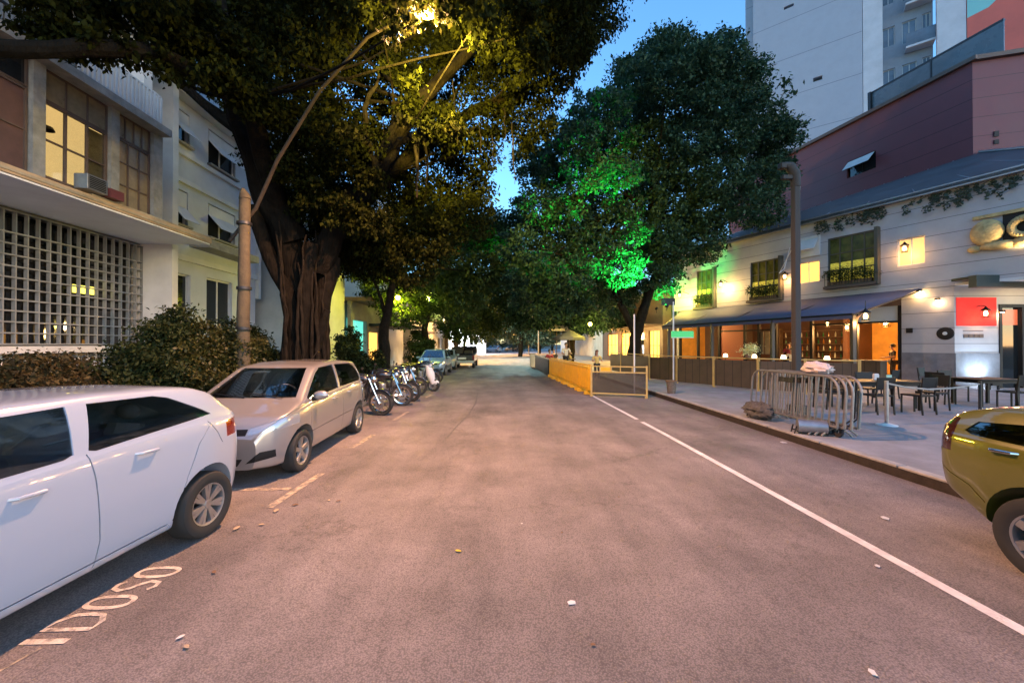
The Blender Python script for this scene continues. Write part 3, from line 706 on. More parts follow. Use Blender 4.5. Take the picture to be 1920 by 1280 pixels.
MB().tube([(.62, 0, .3), (.5, 0, .7), (.42, 0, 1.02)], [.09, .17, .1], 12).build('leg_shield', WHITEW, s_, True, 'local')
MB().box(-.2, .45, -.15, .15, .26, .34).build('floorboard', BLACK, s_, False, 'local', bevel=.03)
MB().tube([(-.15, 0, .5), (-.45, 0, .58), (-.85, 0, .66)], [.14, .2, .1], 12).build('body_cover', WHITEW, s_, True, 'local')
MB().tube([(-.1, 0, .76), (-.4, 0, .8), (-.8, 0, .82)], [.1, .13, .1], 10).build('saddle', BLACK, s_, True, 'local')
MB().tube([(.36, .33, 1.05), (.42, 0, 1.06), (.36, -.33, 1.05)], .016, 8).build('handlebar', CHROME, s_, True, 'local')
MB().ball((.5, 0, 1.0), (.09, .1, .08), 12, 8).build('headlight', LENS, s_, True, 'local')
MB().ball((.66, 0, .36), (.2, .09, .1), 12, 8).build('front_fender', WHITEW, s_, True, 'local')
s_.location = (-3.15, 15.3, 0); s_.rotation_euler = (R(5), 0, R(-12))

# ------------------------------------------------------------------ clear glass for lit rooms
def clearglass():
    m = bpy.data.materials.new('clear_glass'); m.use_nodes = True; n = m.node_tree; L = n.links.new
    t = n.nodes.new('ShaderNodeBsdfTransparent'); t.inputs[0].default_value = (.85, .87, .85, 1); gl = n.nodes.new('ShaderNodeBsdfGlossy'); gl.inputs['Roughness'].default_value = .03
    lw = n.nodes.new('ShaderNodeLayerWeight'); lw.inputs[0].default_value = .12; mx = n.nodes.new('ShaderNodeMixShader'); L(lw.outputs['Facing'], mx.inputs[0]); L(t.outputs[0], mx.inputs[1]); L(gl.outputs[0], mx.inputs[2])
    L(mx.outputs[0], n.nodes['Material Output'].inputs[0]); return m
CLEAR = clearglass()

# ------------------------------------------------------------------ left: apartment building with the square grille
ML = frame((0, 0, 0), (0, 1), (1, 0))        # s = along the street, n = towards the street
b1 = thing('apartment_building', (-11.5, 8, 0), 'older apartment building with a square concrete grille and curtained glazing above a pale slab', 'building')
mb = MB(ML); wall(mb, -2, 12.93, 0, 5.05, -11.9, -11.5, [(7.0, 12.75, 1.85, 5.0)]); mb.box(-2, 12.9, -18, -11.9, 0, 5.04)
mb.v = mb.v; mb.build('wall', DGREY, b1)
mb = MB(ML); mb.box(7.0, 12.75, -11.82, -11.8, 1.85, 5.0).build('glazing', GLASSD, b1)
mb = MB(ML); zz = [1.85 + .262 * i for i in range(11)] + [4.98]
for z in zz: mb.box(6.0, 12.8, -11.525, -11.408, z - .018, z + .018)
ss = [6.0 + .232 * i for i in range(30)]
for s in ss: mb.box(s - .014, s + .014, -11.50, -11.41, 1.83, 4.998)
GRIL = mat('grille_concrete', (.2, .21, .215), .8, var=.25, vscale=3); mb.build('grille', GRIL, b1)
mb = MB(ML)
for s in ss[:-5]:
    mb.box(s - .017, s + .017, -11.49, -11.44, 1.2, 1.62)
for z in (1.25, 1.45): mb.box(6, 11.7, -11.48, -11.45, z - .015, z + .015)
mb.build('lower_grille', WHITEW, b1)
MB(ML).box(-2, 12.2, -11.55, -11.2, 1.63, 1.80).build('beam', WHITEW, b1)
SOFFIT = mat('pale_soffit', (.8, .84, .88), .8, var=.1, vscale=.7)
MB(ML).box(-2, 12.74, -11.5, -9.34, 5.06, 5.10).build('soffit', SOFFIT, b1)
MB(ML).box(-2, 12.76, -18, -9.3, 5.102, 5.26).build('slab', mat('slab_edge', (.42, .3, .18), .8, var=.2), b1)
MB(ML).box(9.1, 12.9, -9.42, -9.3, 5.262, 5.3).box(-2, 12.5, -9.36, -9.28, 5.15, 5.2).build('slab_trim', BEIGE, b1)
# upper storeys
mb = MB(ML)
for s0, s1 in ((5.2, 5.42), (8.06, 8.28), (9.63, 9.83), (10.78, 11.05)): MB(ML).box(s0, s1, -9.62, -9.4, 5.3, 7.62).build('column', CONCR, b1)
MB(ML).box(-2, 11.05, -18, -9.15, 7.63, 7.82).build('floor_slab', CONCR, b1)
MB(ML).box(-2, 11.04, -18, -9.9, 10.3, 10.5).build('floor_slab', CONCR, b1)
mb = MB(ML); mb.box(10.8, 11.06, -18, -9.7, 7.822, 10.29).box(-2, 11.06, -18, -10.8, 10.502, 14).box(10.9, 11.05, -18, -9.65, 5.262, 7.62)
mb.build('end_wall', WHITEW, b1)
mb = MB(ML); wall(mb, -2, 10.79, 7.822, 10.29, -10.95, -10.75, [(5.5, 6.9, 7.9, 9.6), (7.2, 8.6, 7.9, 9.7), (9.0, 10.2, 7.9, 9.6)]); mb.build('wall', DGREY, b1)
LITW2 = mat('lit_window_glow', (.5, .4, .2), .6, emit=(1, .7, .3), estr=.13)
for a, b_, z0, z1, gm in ((5.5, 6.9, 7.9, 9.6, LITW2), (7.2, 8.6, 7.9, 9.7, LITW2), (9.0, 10.2, 7.9, 9.6, GLASSW)):
    window(b1, ML, a, b_, z0, z1, -10.78, 2, 1, DMETAL, gm)
REDCUR = mat('maroon_curtain', (.09, .045, .04), .7, var=.3, vscale=3)
for a, b_, gm in ((2.6, 5.18, REDCUR), (5.44, 8.04, REDCUR), (9.85, 10.76, CURTAIN)):
    window(b1, ML, a, b_, 5.3, 7.0, -9.5, 3 if b_ - a < 2 else 4, 3 if gm is CURTAIN else 2, BROWN, gm, .04)
    window(b1, ML, a, b_, 7.02, 7.62, -9.5, 4, 1, BROWN, CURTAIN if gm is CURTAIN else GLASSD, .03)
# the lit room
window(b1, ML, 8.3, 9.62, 5.34, 6.95, -9.5, 3, 2, BROWN, CLEAR, .045)
window(b1, ML, 8.3, 9.62, 6.96, 7.62, -9.5, 3, 1, BROWN, CURTAIN, .03)
mb = MB(ML); mb.box(8.1, 9.62, -12.0, -11.95, 5.27, 7.62).box(8.1, 9.7, -11.95, -9.7, 7.56, 7.62).box(9.62, 9.7, -11.95, -9.7, 5.27, 7.56)
mb.build('lit_room', LITWIN, b1)
mb = MB(ML); mb.box(9.25, 9.6, -9.62, -9.58, 5.4, 6.9); mb.build('curtain', CURTAIN, b1)
MB(ML).lathe([(.16, 0), (.13, .07), (.03, .1), (.01, .1), (.01, .7)], (9.05, -10.3, 6.72), 'Z', 16).build('ceiling_lamp', BLACK, b1)
ac = thing('air_conditioner', (-9.25, 9.1, 5.3), 'boxy air conditioner set in the sill below the lit window', 'air conditioner')
MB(ML).box(8.85, 9.3, -9.45, -9.15, 5.32, 5.66).build('casing', METAL, ac, bevel=.01)
mb = MB(ML)
for k in range(7): mb.box(8.9, 9.25, -9.15, -9.142, 5.36 + k * .04, 5.38 + k * .04)
mb.build('vent_grille', BLACK, ac)
MB(ML).box(9.33, 9.66, -9.4, -9.12, 5.31, 5.52).build('planter_rail', mat('maroon_metal', (.12, .03, .03), .5), b1)
def railing(parent, M, s0, s1, n, z0, z1, m, pitch=.12, wdt=.018, nm='railing'):
    mb = MB(M); mb.box(s0, s1, n - .025, n + .025, z1 - .04, z1).box(s0, s1, n - .015, n + .015, z0, z0 + .03)
    k = int((s1 - s0) / pitch)
    for i in range(k + 1):
        s = s0 + (s1 - s0) * i / k; mb.box(s - wdt / 2, s + wdt / 2, n - wdt / 2, n + wdt / 2, z0 + .03, z1 - .04)
    return mb.build(nm, m, parent)
railing(b1, ML, 5, 8.7, -9.25, 7.86, 8.25, DMETAL, .2, .012)
railing(b1, ML, 8.75, 10.8, -9.25, 7.86, 8.62, WHITEW, .1, .05)
ys_ = thing('window_sign', (-11.74, 11.4, 3.3), 'small lit yellow sign glowing behind the concrete grille', 'sign')
MB(ML).box(11.0, 11.62, -11.76, -11.74, 3.28, 3.5).build('sign_face', YELLOWSIGN, ys_); MB(ML).box(10.98, 11.64, -11.78, -11.762, 3.26, 3.52).build('sign_frame', BLACK, ys_)

# white building
b2 = thing('apartment_building', (-11, 15, 0), 'white three storey building with outward tilted window blinds and a heavy cornice', 'building')
holes = [(13.18, 14.02, 8.85, 9.97), (14.9, 16.4, 8.72, 10.03), (13.2, 13.96, 6.0, 7.2), (14.9, 16.4, 5.95, 7.2), (13.0, 14.1, 2.6, 4.3), (14.85, 16.25, 2.6, 4.37)]
W2 = mat('bluish_white_render', (.48, .5, .54), .75, var=.12, vscale=1.1, bump=.15, bscale=20)
wall(MB(ML), 12.95, 17.75, 0, 10.3, -11.3, -11, holes).box(12.95, 17.75, -19, -11.301, 0, 2.5).box(12.95, 17.75, -19, -14, 2.5, 10.3).box(17.55, 17.75, -14, -11.3, 2.5, 10.3).box(12.95, 13.1, -14, -11.3, 2.5, 10.3).build('wall', W2, b2)
MB(ML).box(12.85, 18.0, -14, -10.55, 10.3, 10.62).build('cornice', WHITEW, b2, bevel=.03)
for z0, z1 in ((7.45, 7.6), (4.75, 4.95), (8.4, 8.55)): MB(ML).box(12.96, 17.76, -10.998, -10.9, z0, z1).build('string_course', WHITEW, b2)
MB(ML).box(13.0, 17.7, -18, -12.6, 10.63, 12.7).build('setback_storey', W2, b2); MB(ML).box(12.95, 17.8, -18.1, -12.5, 12.702, 12.85).build('parapet', WHITEW, b2)
MB(ML).box(12.72, 12.94, -12, -10.5, 0, 10.7).build('pilaster', WHITEW, b2)
MB(ML).box(17.76, 17.92, -11.5, -10.85, 3.9, 10.28).build('pilaster', WHITEW, b2)
for i, h in enumerate(holes):
    window(b2, ML, *h, -11.12, 2, 1, WHITEW, GLASSD, .06)
    if i < 4:
        zt = h[3] - (.42 if i != 2 else .6); mb = MB(ML)
        mb.box(h[0] + .05, h[1] - .05, -11.06, -11.0, zt, h[3] - .06)
        T = .03; mb.prism([(-11.03, zt), (-11.03 + T, zt), (-10.55 + T, zt - .55), (-10.55, zt - .55)], 'X', h[0] + .05, h[1] - .05)
        mb.build('shutter', WHITEW, b2)
        MB(ML).box(h[0] - .06, h[1] + .06, -10.998, -10.85, h[2] - .09, h[2] - .02).build('sill', CONCR, b2)
mb = MB(ML).box(13.9, 16.7, -10.9, -10.2, 5.28, 5.36).box(13.9, 16.7, -10.25, -10.2, 5.361, 5.55); mb.build('ledge', CONCR, b2)

# blind wall and shops behind the big trunk
b3 = thing('blind_wall_building', (-12, 20, 0), 'tall windowless grey wall rising between the white building and the thick trunk', 'building')
MB().box(-20, -8.3, 18.6, 21, 0, 13).build('wall', GREYW, b3); MB().box(-20, -8.2, 18.5, 21.1, 13, 13.2).build('coping', CONCR, b3)
b4 = thing('shop', (-8, 24, 0), 'low shop with a teal lit window behind the thick trunk', 'building')
wall(MB(ML), 21.1, 27, 0, 4.2, -8.2, -8.0, [(21.4, 23.6, .6, 3.2), (24, 26.4, .2, 2.6)]).box(21.1, 27, -16, -8.9, 0, 4.2).build('wall', DGREY, b4)
MB(ML).box(21.3, 23.7, -8.3, -8.25, .5, 3.3).build('lit_window', TEAL, b4)
MB(ML).box(24, 26.4, -8.3, -8.25, .2, 2.6).build('lit_window', LITWARM, b4)
MB(ML).box(21.0, 27.1, -16, -6.9, 4.2, 4.4).build('roof', BROWN, b4)
MB(ML).box(24, 29.5, -8, -5.7, 2.95, 3.12).build('canopy', BLACK, b4)
b5 = thing('tall_building', (-9, 31, 0), 'narrow tall pale block seen between the trunk and the next tree', 'building')
MB().box(-20, -8.35, 28, 34, 0, 13).build('wall', W2, b5); window(b5, ML, 29, 30.6, 8.2, 9.6, -8.33, 2, 1); window(b5, ML, 29, 30.6, 5.2, 6.6, -8.33, 2, 1); window(b5, ML, 31.5, 33, 5.2, 6.6, -8.33, 2, 1); window(b5, ML, 31.5, 33, 8.2, 9.6, -8.33, 2, 1)
b6 = thing('shop', (-8, 40, 0), 'beige stone shop with a wide lit front and an oval panel, past the dark canopy', 'building')
MB().box(-20, -7.8, 34.2, 46, 0, 5.2).build('wall', BEIGE, b6)
MB(ML).box(34.6, 40, -7.79, -6.6, 2.9, 3.1).build('canopy', BROWN, b6)
MB(ML).box(35, 39.5, -7.795, -7.76, .5, 2.6).build('lit_window', mat('pale_lit_front', (.7, .6, .4), .6, emit=(1, .75, .45), estr=.2, var=.2, vscale=.5), b6)
lamp('AREA', (-5.6, 37, 4.6), 60, (1, .72, .4), 1.5, target=(-7.8, 37, 1.5))
b7 = thing('white_building', (-6, 78, 0), 'bright white low building closing the left side far down the street', 'building')
MB().box(-14, -2.6, 74, 82, 0, 5.2).build('wall', mat('bright_white_wall', (.75, .75, .75), .7, var=.05), b7); MB().box(-14.2, -2.4, 73.8, 82.2, 5.2, 5.5).build('roof', CONCR, b7)
for k in range(3): window(b7, frame((-13, 74, 0), (1, 0), (0, -1)), 1 + k * 3.2, 2.6 + k * 3.2, 1.6, 3.4, .02, 2, 1)
lamp('AREA', (-6, 68, 5.5), 900, (.95, 1, 1), 2, target=(-6, 74, 2))
b8 = thing('building', (-10, 55, 0), 'dim grey building behind the middle trees on the left', 'building')
MB().box(-22, -8.4, 48, 66, 0, 9).build('wall', GREYW, b8)
for k in range(4):
    for z in (1.2, 4.2, 6.8): window(b8, ML, 49 + k * 4, 50.8 + k * 4, z, z + 1.5, -8.38, 2, 1)

# ------------------------------------------------------------------ right: restaurant
A = (17.7, 14.3); MW = frame(A, (-.416, .909), (-.909, -.416)); MF = frame(A, (1, -.03), (-.03, -1))
r1 = thing('restaurant', (17.7, 14.3, 0), 'two storey restaurant with white siding, grey slate roof and a lit dining room', 'building')
hs = [(2.3, 4.15, 4.6, 6.95), (6.25, 7.9, 4.3, 6.5), (10.1, 11.4, 4.2, 6.6), (.8, 1.65, 5.15, 6.3), (4.5, 5.5, 4.95, 6.0)]
wall(MB(MW), -3.4, 13.2, 4.12, 7.9, -.25, 0, hs).box(13.0, 13.2, -7, -.25, .15, 7.9).build('upper_wall', SIDING, r1)
MB(MW).box(-3.4, 13.25, -1.6, .22, 7.9, 8.02).box(-3.4, 13.3, .18, .3, 7.86, 8.08).build('eaves', METAL, r1)
# deep olive bay, reflected planting painted into the glass colour, and the other openings
OLIVE = mat('olive_painted_reflection', (.09, .085, .02), .18, var=.7, vscale=2.2); OLFR = mat('olive_frame', (.07, .065, .05), .6)
PLANTGLOW = mat('painted_plant_glow', (.45, .4, .05), .4, var=.8, vscale=6, bump=1, bscale=14, emit=(1, .8, .1), estr=.022)  # warm light on the planting painted as a mottled, faintly glowing panel
for i, h in enumerate(hs[:3]):
    o = window(r1, MW, *h, -.06, 4, 3, OLFR, OLIVE, .07)
    MB(MW).box(h[0] + .08, h[1] - .08, -.078, -.07, h[2] + .08, h[2] + (h[3] - h[2]) * .48).build('painted_glow_panel', PLANTGLOW, o)
    MB(MW).box(h[0] - .05, h[1] + .05, -.05, .35, h[2] - .12, h[2]).build('window_ledge', BROWN, o)
    MB(MW).box(h[0] - .12, h[0], .001, .3, h[2] - .11, h[3] + .05).build('side_screen', OLFR, o)
    railing(o, MW, h[0], h[1], .3, h[2], h[2] + .75, DMETAL, .11, .014)
    pb = thing('planter', tuple(MW @ Vector(((h[0] + h[1]) / 2, .16, h[2]))), ['planter of leafy plants in the olive window bay nearest the white siding', 'planter of leafy plants on the middle upper window ledge', 'planter of leafy plants on the upper window ledge nearest the green lit tree'][i], 'planter', 'planters on the upper window ledges')
    MB(MW).box(h[0] + .1, h[1] - .1, .06, .26, h[2] + .005, h[2] + .2).build('box', WOOD, pb)
    PLANTERS = globals().setdefault('PLANTERS', []); PLANTERS.append((pb, h))
window(r1, MW, *hs[3], -.12, 2, 1, WHITEW, mat('amber_pane', (.5, .3, .15), .4, emit=(1, .5, .15), estr=.12), .05)
window(r1, MW, *hs[4], -.1, 2, 1, WHITEW, LITWARM, .04)
mb = MB(MW).box(4.45, 5.55, .001, .06, 6.25, 7.25); mb.build('shutter_panel', WHITEW, r1)
MB(MW).prism([(.06, 7.1), (.1, 7.1), (.5, 6.55), (.46, 6.55)], 'X', 4.5, 5.5).build('shutter', WHITEW, r1)
# slate roof rising to the maroon block
MR = frame((22.2, 18), (-.196, .98), (-.98, -.196))
P = [MW @ Vector((-3.6, .3, 8.03)), MW @ Vector((13.3, .3, 8.03)), MR @ Vector((9.5, -.1, 11.0)), MR @ Vector((-.9, -.1, 10.8)), MR @ Vector((-.75, -9, 10.8))]
mb = MB().add(P + [p - Vector((0, 0, .12)) for p in P], [(0, 4, 3), (0, 3, 1), (1, 3, 2), (5, 8, 9), (5, 6, 8), (6, 7, 8), (0, 1, 6, 5), (1, 2, 7, 6)])
o = mb.build('roof', SLATE, r1)
mb = MB()
for k in range(12):
    t = k / 11; a = P[1].lerp(P[0], t); b_ = P[2].lerp(P[3], t); mb.tube([a + Vector((0, 0, .02)), b_ + Vector((0, 0, .02))], .025, 5)
mb.tube([P[3] + Vector((0, 0, .05)), P[0] + Vector((0, 0, .05))], .05, 6); mb.build('roof_seam', METAL, r1)
# ground floor: corner wall, wainscot, red panel wall, glazed dining room
WAIN = mat('grey_wainscot', (.17, .165, .18), .75, var=.25, vscale=3, bump=.3)
MB(MW).box(.0, 1.52, -.3, 0, 1.5, 4.1).build('corner_wall', SIDING, r1)
MB(MW).box(.003, 1.52, -.3, .03, .15, 1.5).build('wainscot', WAIN, r1)
wall(MB(MF), .0, 6, 1.5, 4.1, -.3, 0, [(1.72, 3.6, 1.2, 3.4)]).build('front_wall', SIDING, r1)
MB(MF).box(.0, 1.72, -.3, .03, .15, 1.5).build('wainscot', WAIN, r1); MB(MF).box(3.6, 6, -.3, .03, .15, 1.5).build('wainscot', WAIN, r1)
MB(MF).box(.06, 1.62, .001, .02, 2.56, 3.66).build('red_panel', REDP, r1)
d_ = MB(MF).box(1.72, 1.82, -.2, .04, .15, 3.4).box(3.5, 3.6, -.2, .04, .15, 3.4).box(1.82, 3.5, -.2, .04, 3.28, 3.4).box(2.6, 2.7, -.2, .04, .15, 3.28).build('door', BLACK, r1)
MB(MF).box(1.82, 3.5, -.12, -.1, .15, 3.28).build('door_glass', GLASSD, d_)
MB(MF).box(1.84, 2.58, -.098, -.09, 2.6, 3.2).build('transom_glow', mat('dim_red_glass', (.25, .07, .04), .3, emit=(1, .2, .08), estr=.06), d_)
# soffit between the overhanging upper storey and the front wall
MB().prism([(17.7, 14.28), (23.6, 14.1), (23.6, 12.0), (18.9, 11.7), tuple((MW @ Vector((-3.3, 0, 0)))[:2])], 'Z', 4.115, 4.22).build('soffit', WHITEW, r1)
mb = MB(MW); mb.box(1.53, 12.9, -.3, -.02, 3.5, 4.1); mb.build('lintel', BROWN, r1)
BACKW = mat('orange_dining_wall', (.55, .3, .06), .7, var=.2, vscale=2); mb = MB(MW)
MB(MW).box(12.902, 12.98, -6, -.2, .15, 3.6).build('dining_room_wall', BACKW, r1); mb.box(1.53, 4.9, -6.2, -6, .15, 3.6).box(1.35, 1.52, -6.1, -.31, .15, 3.6); mb.build('dining_room_wall', BACKW, r1); MB(MW).box(4.902, 12.9, -6.2, -6, .15, 3.6).build('dining_room_wall', mat('dark_dining_wall', (.08, .035, .02), .7, var=.4, vscale=1.5), r1)
MB(MW).box(1.53, 12.9, -6, -.3, 3.6, 3.7).build('dining_room_ceiling', BROWN, r1)
MB(MW).box(1.53, 12.9, -6, -.3, .15, .18).build('dining_room_floor', WOOD, r1)
mb = MB(MW)
for s in (1.6, 3.1, 4.9, 6.6, 7.5, 8.3, 9.9, 11.4, 12.8): mb.box(s - .06, s + .06, -.22, -.05, .15, 3.5)
mb.box(1.6, 4.9, -.2, -.08, 2.78, 2.86).box(6.6, 9.9, -.2, -.08, 2.6, 2.68); mb.build('window_frame', BLACK, r1)
MB(MW).box(1.66, 3.04, -.16, -.14, 2.86, 3.5).build('transom_window', mat('sky_lit_transom', (.5, .6, .7), .2), r1)
MB(MW).box(8.36, 9.84, -.18, -.14, .15, 3.49).build('lit_door', mat('orange_door', (.35, .1, .04), .5), r1)
mb = MB(MW)
for k in range(3): mb.box(6.66 + k * .3, 6.9 + k * .3, -.18, -.16, 1.3, 2.55)
mb.build('shutter_pane', CURTAIN, r1)
MB(MW).box(4.7, 4.9, -5.99, -3.2, .19, 3.59).build('partition', MATS['dark_dining_wall'], r1)
# back bar shelving with bottles and low counters
bar = thing('back_bar', tuple(MW @ Vector((5.5, -5, .18))), 'dark shelving with bottles against the dining room wall', 'shelf')
mb = MB(MW)
for k in range(5): mb.box(5.6, 9.4, -5.95, -5.6, 1.0 + .42 * k, 1.04 + .42 * k)
for s in (5.6, 7.5, 9.4): mb.box(s - .03, s + .03, -5.95, -5.58, .18, 2.9)
mb.build('shelves', WOOD, bar)
cm = [mat('amber_bottle', (.3, .12, .02), .1), mat('green_bottle', (.03, .12, .04), .1), mat('clear_bottle', (.5, .5, .45), .1)]
for j in range(3):
    mb = MB(MW)
    for k in range(4):
        for i in range(12):
            if (i + k) % 3 == j: s = 5.75 + i * .3 + random.uniform(-.05, .05); mb.lathe([(.001, 0), (.04, 0), (.04, .18), (.015, .24), (.015, .3), (.001, .3)], (s, -5.75, 1.045 + .42 * k), 'Z', 8)
    kind(mb.build('bottle_row', cm[j], bar, True), 'stuff')
ct = thing('counter', tuple(MW @ Vector((2.4, .9, .15))), 'low wooden service cabinet beside the grey wainscot', 'cabinet')
MB(MW).box(1.75, 3.1, .7, 1.3, .2, 1.12).build('cabinet', FENCE, ct, bevel=.01); MB(MW).box(1.7, 3.15, .65, 1.35, 1.122, 1.17).build('counter_top', WOOD, ct, bevel=.01)
# awning
aw = thing('awning', tuple(MW @ Vector((6, 0, 3.5))), 'long navy canvas awning over the terrace of the restaurant', 'awning')
top = [MW @ Vector((s, .03, 4.13)) for s in (.95, 4, 7, 10, 12.6)]; fa, fb = Vector((12.1, 12.7, 2.88)), Vector((9.2, 21.3, 2.85))
bot = [fa.lerp(fb, t) for t in (0, .28, .55, .8, 1)]; mid = [(a + b_) / 2 - Vector((0, 0, .07)) for a, b_ in zip(top, bot)]
vs = top + mid + bot; mb = MB().add(vs, [(i + j * 5, i + 1 + j * 5, i + 6 + j * 5, i + 5 + j * 5) for j in range(2) for i in range(4)])
o = mb.build('canvas', AWN, aw, True); m_ = o.modifiers.new('s', 'SOLIDIFY'); m_.thickness = .012
vs = bot + [p - Vector((0, 0, .16)) for p in bot]; mb = MB().add(vs, [(i, i + 1, i + 6, i + 5) for i in range(4)]); o = mb.build('valance', AWN, aw); m_ = o.modifiers.new('s', 'SOLIDIFY'); m_.thickness = .01
mb = MB()
for a, b_ in zip(top, bot): mb.tube([a - Vector((0, 0, .1)), b_ - Vector((0, 0, .03))], .03, 6)
mb.tube([bot[0], bot[-1]], .035, 8); mb.build('awning_frame', BLACK, aw)
pp = [Vector((12.15, 12.75, .15)), Vector((11.25, 15.4, .15)), Vector((10.3, 18.2, .15)), Vector((9.4, 20.9, .15))]
for i, p in enumerate(pp):
    t = thing('awning_post', tuple(p), ['first', 'second', 'third', 'last'][i] + ' dark wooden awning post counted from the corner with the tables', 'post', 'awning posts')
    MB().box(p.x - .06, p.x + .06, p.y - .06, p.y + .06, .15, 2.84).build('post', DMETAL, t)
    MB().tube([p + Vector((0, 0, 2.1)), p + Vector((.25, .12, 2.6)), p + Vector((.5, .2, 2.78))], .04, 6).build('brace', WOOD, t)
# sign band over the entrance and the sculpted sign
sb = thing('entrance_canopy', (19, 13.4, 3.9), 'dark green entrance fascia with small plants along its top', 'canopy')
MB(MF).box(-.35, 5, .75, 1.0, 3.92, 4.36).build('fascia', mat('dark_green_fascia', (.03, .045, .04), .6, var=.3), sb)
MB(MF).box(-.35, 5, .2, .748, 4.24, 4.34).build('canopy_top', DMETAL, sb)
ROCK = mat('carved_yellow_stone', (.45, .32, .14), .8, var=.45, vscale=4, bump=1, bscale=12)
sg = thing('carved_sign', tuple(MW @ Vector((-1.4, .2, 5.8))), 'floodlit carved yellow stone emblem high on the white siding', 'sign')
mb = MB(MW); mb.ball((-.85, .12, 5.95), (.42, .2, .48), 18, 12).ball((-1.15, .12, 5.42), (.5, .16, .16), 14, 8).ball((-.55, .08, 5.4), (.2, .12, .12), 12, 8); mb.build('boulder', ROCK, sg, True)
mb = MB(MW)
for k in range(24):
    a = 2 * math.pi * k / 24; mb.ball((-1.72 + .3 * math.cos(a), .16, 5.95 + .3 * math.sin(a)), .12, 8, 6)
mb.ball((-1.8, .14, 5.42), (.45, .16, .2), 12, 8); mb.build('ring', ROCK, sg, True)
MB(MW).box(-2.3, -.5, .02, .1, 6.5, 6.62).build('capping', ROCK, sg)
MB(MW).box(-2.3, -1.2, .001, .03, 5.3, 6.5).build('backboard', BLACK, sg)
lg = thing('speaker', tuple(MW @ Vector((.2, .03, 2.27))), 'round black wall disc with a white centre on the corner wall', 'speaker')
MB(MW).lathe([(.001, .05), (.1, .05), (.23, .03), (.25, 0)], (.25, 0.001, 2.27), 'Y', 28).build('disc', BLACK, lg, True); MB(MW).lathe([(.001, .09), (.06, .08), (.07, .045)], (.25, 0.001, 2.27), 'Y', 18).build('centre', WHITEW, lg, True)
t = thing('wall_box', tuple(MW @ Vector((1.28, 0, 2.4))), 'small square black box on the siding left of the round disc', 'wall box')
MB(MW).box(1.17, 1.37, .001, .06, 2.32, 2.52).build('box', BLACK, t, bevel=.01)
t = thing('plaque', tuple(MF @ Vector((.7, 0, 2.17))), 'row of small dark plates below the red panel', 'plaque')
for k in range(4): MB(MF).box(.34 + k * .2, .51 + k * .2, .001, .02, 2.1, 2.24).build('plate', BROWN, t)
MB(MF).box(.32, 1.1, .001, .015, 2.36, 2.385).build('strip', BROWN, t)
# vines hanging from the eaves
mb = MB(MW)
for k in range(46):
    s = random.choice([random.uniform(-2.4, 1.1), random.uniform(2.2, 4.6)]); z = 7.85; p = [Vector((s, .1, z))]
    for j in range(random.randint(3, 7)): p.append(p[-1] + Vector((random.uniform(-.16, .16), random.uniform(-.03, .05), -random.uniform(.04, .14))))
    mb.tube(p, .012, 4)
    for q in p[1:]:
        for _ in range(5): c_ = q + Vector((random.uniform(-.08, .08), random.uniform(-.05, .05), random.uniform(-.08, .08))); e = Vector((random.uniform(-.07, .07), .02, random.uniform(-.05, .05))); f_ = Vector((e.z, 0, -e.x)) * .6; mb.add([c_ - e, c_ + f_, c_ + e, c_ - f_], [(0, 1, 2, 3)])
tag(mb.build('hanging_vine', mat('vine', (.02, .035, .02), .7)), 'dark tangled vine hanging below the slate roof edge of the restaurant', 'vine')

# lanterns and lamps that are lit in the photo
def lantern(loc, label, energy=12, scale=1, grp='lit lanterns of the restaurant', col=(1, .5, .16), hang=.5, wallp=None):
    t = thing('lantern', loc, label, 'lantern', grp); x, y, z = loc; k = scale
    MB().lathe([(.02, .34), (.05, .28), (.14, .2), (.15, .18), (.02, .18)], (x, y, z), 'Z', 12).build('cap', BLACK, t)
    MB().lathe([(.001, -.02), (.05, 0), (.06, .08), (.04, .15), (.001, .17)], (x, y, z), 'Z', 12).build('bulb', BULB, t, True)
    mb = MB()
    for i in range(6):
        a = i * math.pi / 3; mb.tube([(x + .13 * math.cos(a), y + .13 * math.sin(a), z + .18), (x + .1 * math.cos(a), y + .1 * math.sin(a), z - .08)], .007, 4)
    mb.lathe([(.11, -.09), (.11, -.07), (.001, -.07), (.001, -.09)], (x, y, z), 'Z', 12)
    mb.build('cage', BLACK, t)
    if wallp is not None: MB().tube([(x, y, z + .34), tuple((Vector((x, y, z + .42)) + Vector(wallp)) / 2), wallp], .015, 6).build('bracket', BLACK, t)
    else: MB().tube([(x, y, z + .34), (x, y, z + .34 + hang)], .01, 6).build('cord', BLACK, t)
    lamp('POINT', (x, y, z - .16), energy, col, .12, parent=t)
    return t
p = MW @ Vector((1.3, .35, 5.75)); lantern(tuple(p), 'caged amber wall lantern beside the amber pane on the white siding', 4, wallp=tuple(MW @ Vector((1.3, 0, 5.9))))
lantern((12.35, 12.5, 2.72), 'bright caged lantern hanging at the near end of the navy awning', 14, hang=.25)
p = MW @ Vector((9.3, .6, 5.35)); lantern(tuple(p), 'wall lantern between the two upper windows near the green lit tree', 22, wallp=tuple(MW @ Vector((9.3, 0, 5.6))), col=(1, .62, .2))
p = MW @ Vector((12.0, .9, 5.0)); lantern(tuple(p), 'lantern at the far yellow lit end of the upper wall', 45, wallp=tuple(MW @ Vector((12, 0, 5.2))), col=(1, .72, .12))
p = MW @ Vector((5.9, .35, 5.3)); lantern(tuple(p), 'wall lantern beside the tilted white shutter', 5, wallp=tuple(MW @ Vector((5.9, 0, 5.5))))
p = MF @ Vector((.85, .3, 2.95)); lantern(tuple(p), 'black wall lamp on the red panel', 2, wallp=tuple(MF @ Vector((.85, 0, 3.3))), col=(1, .45, .2))
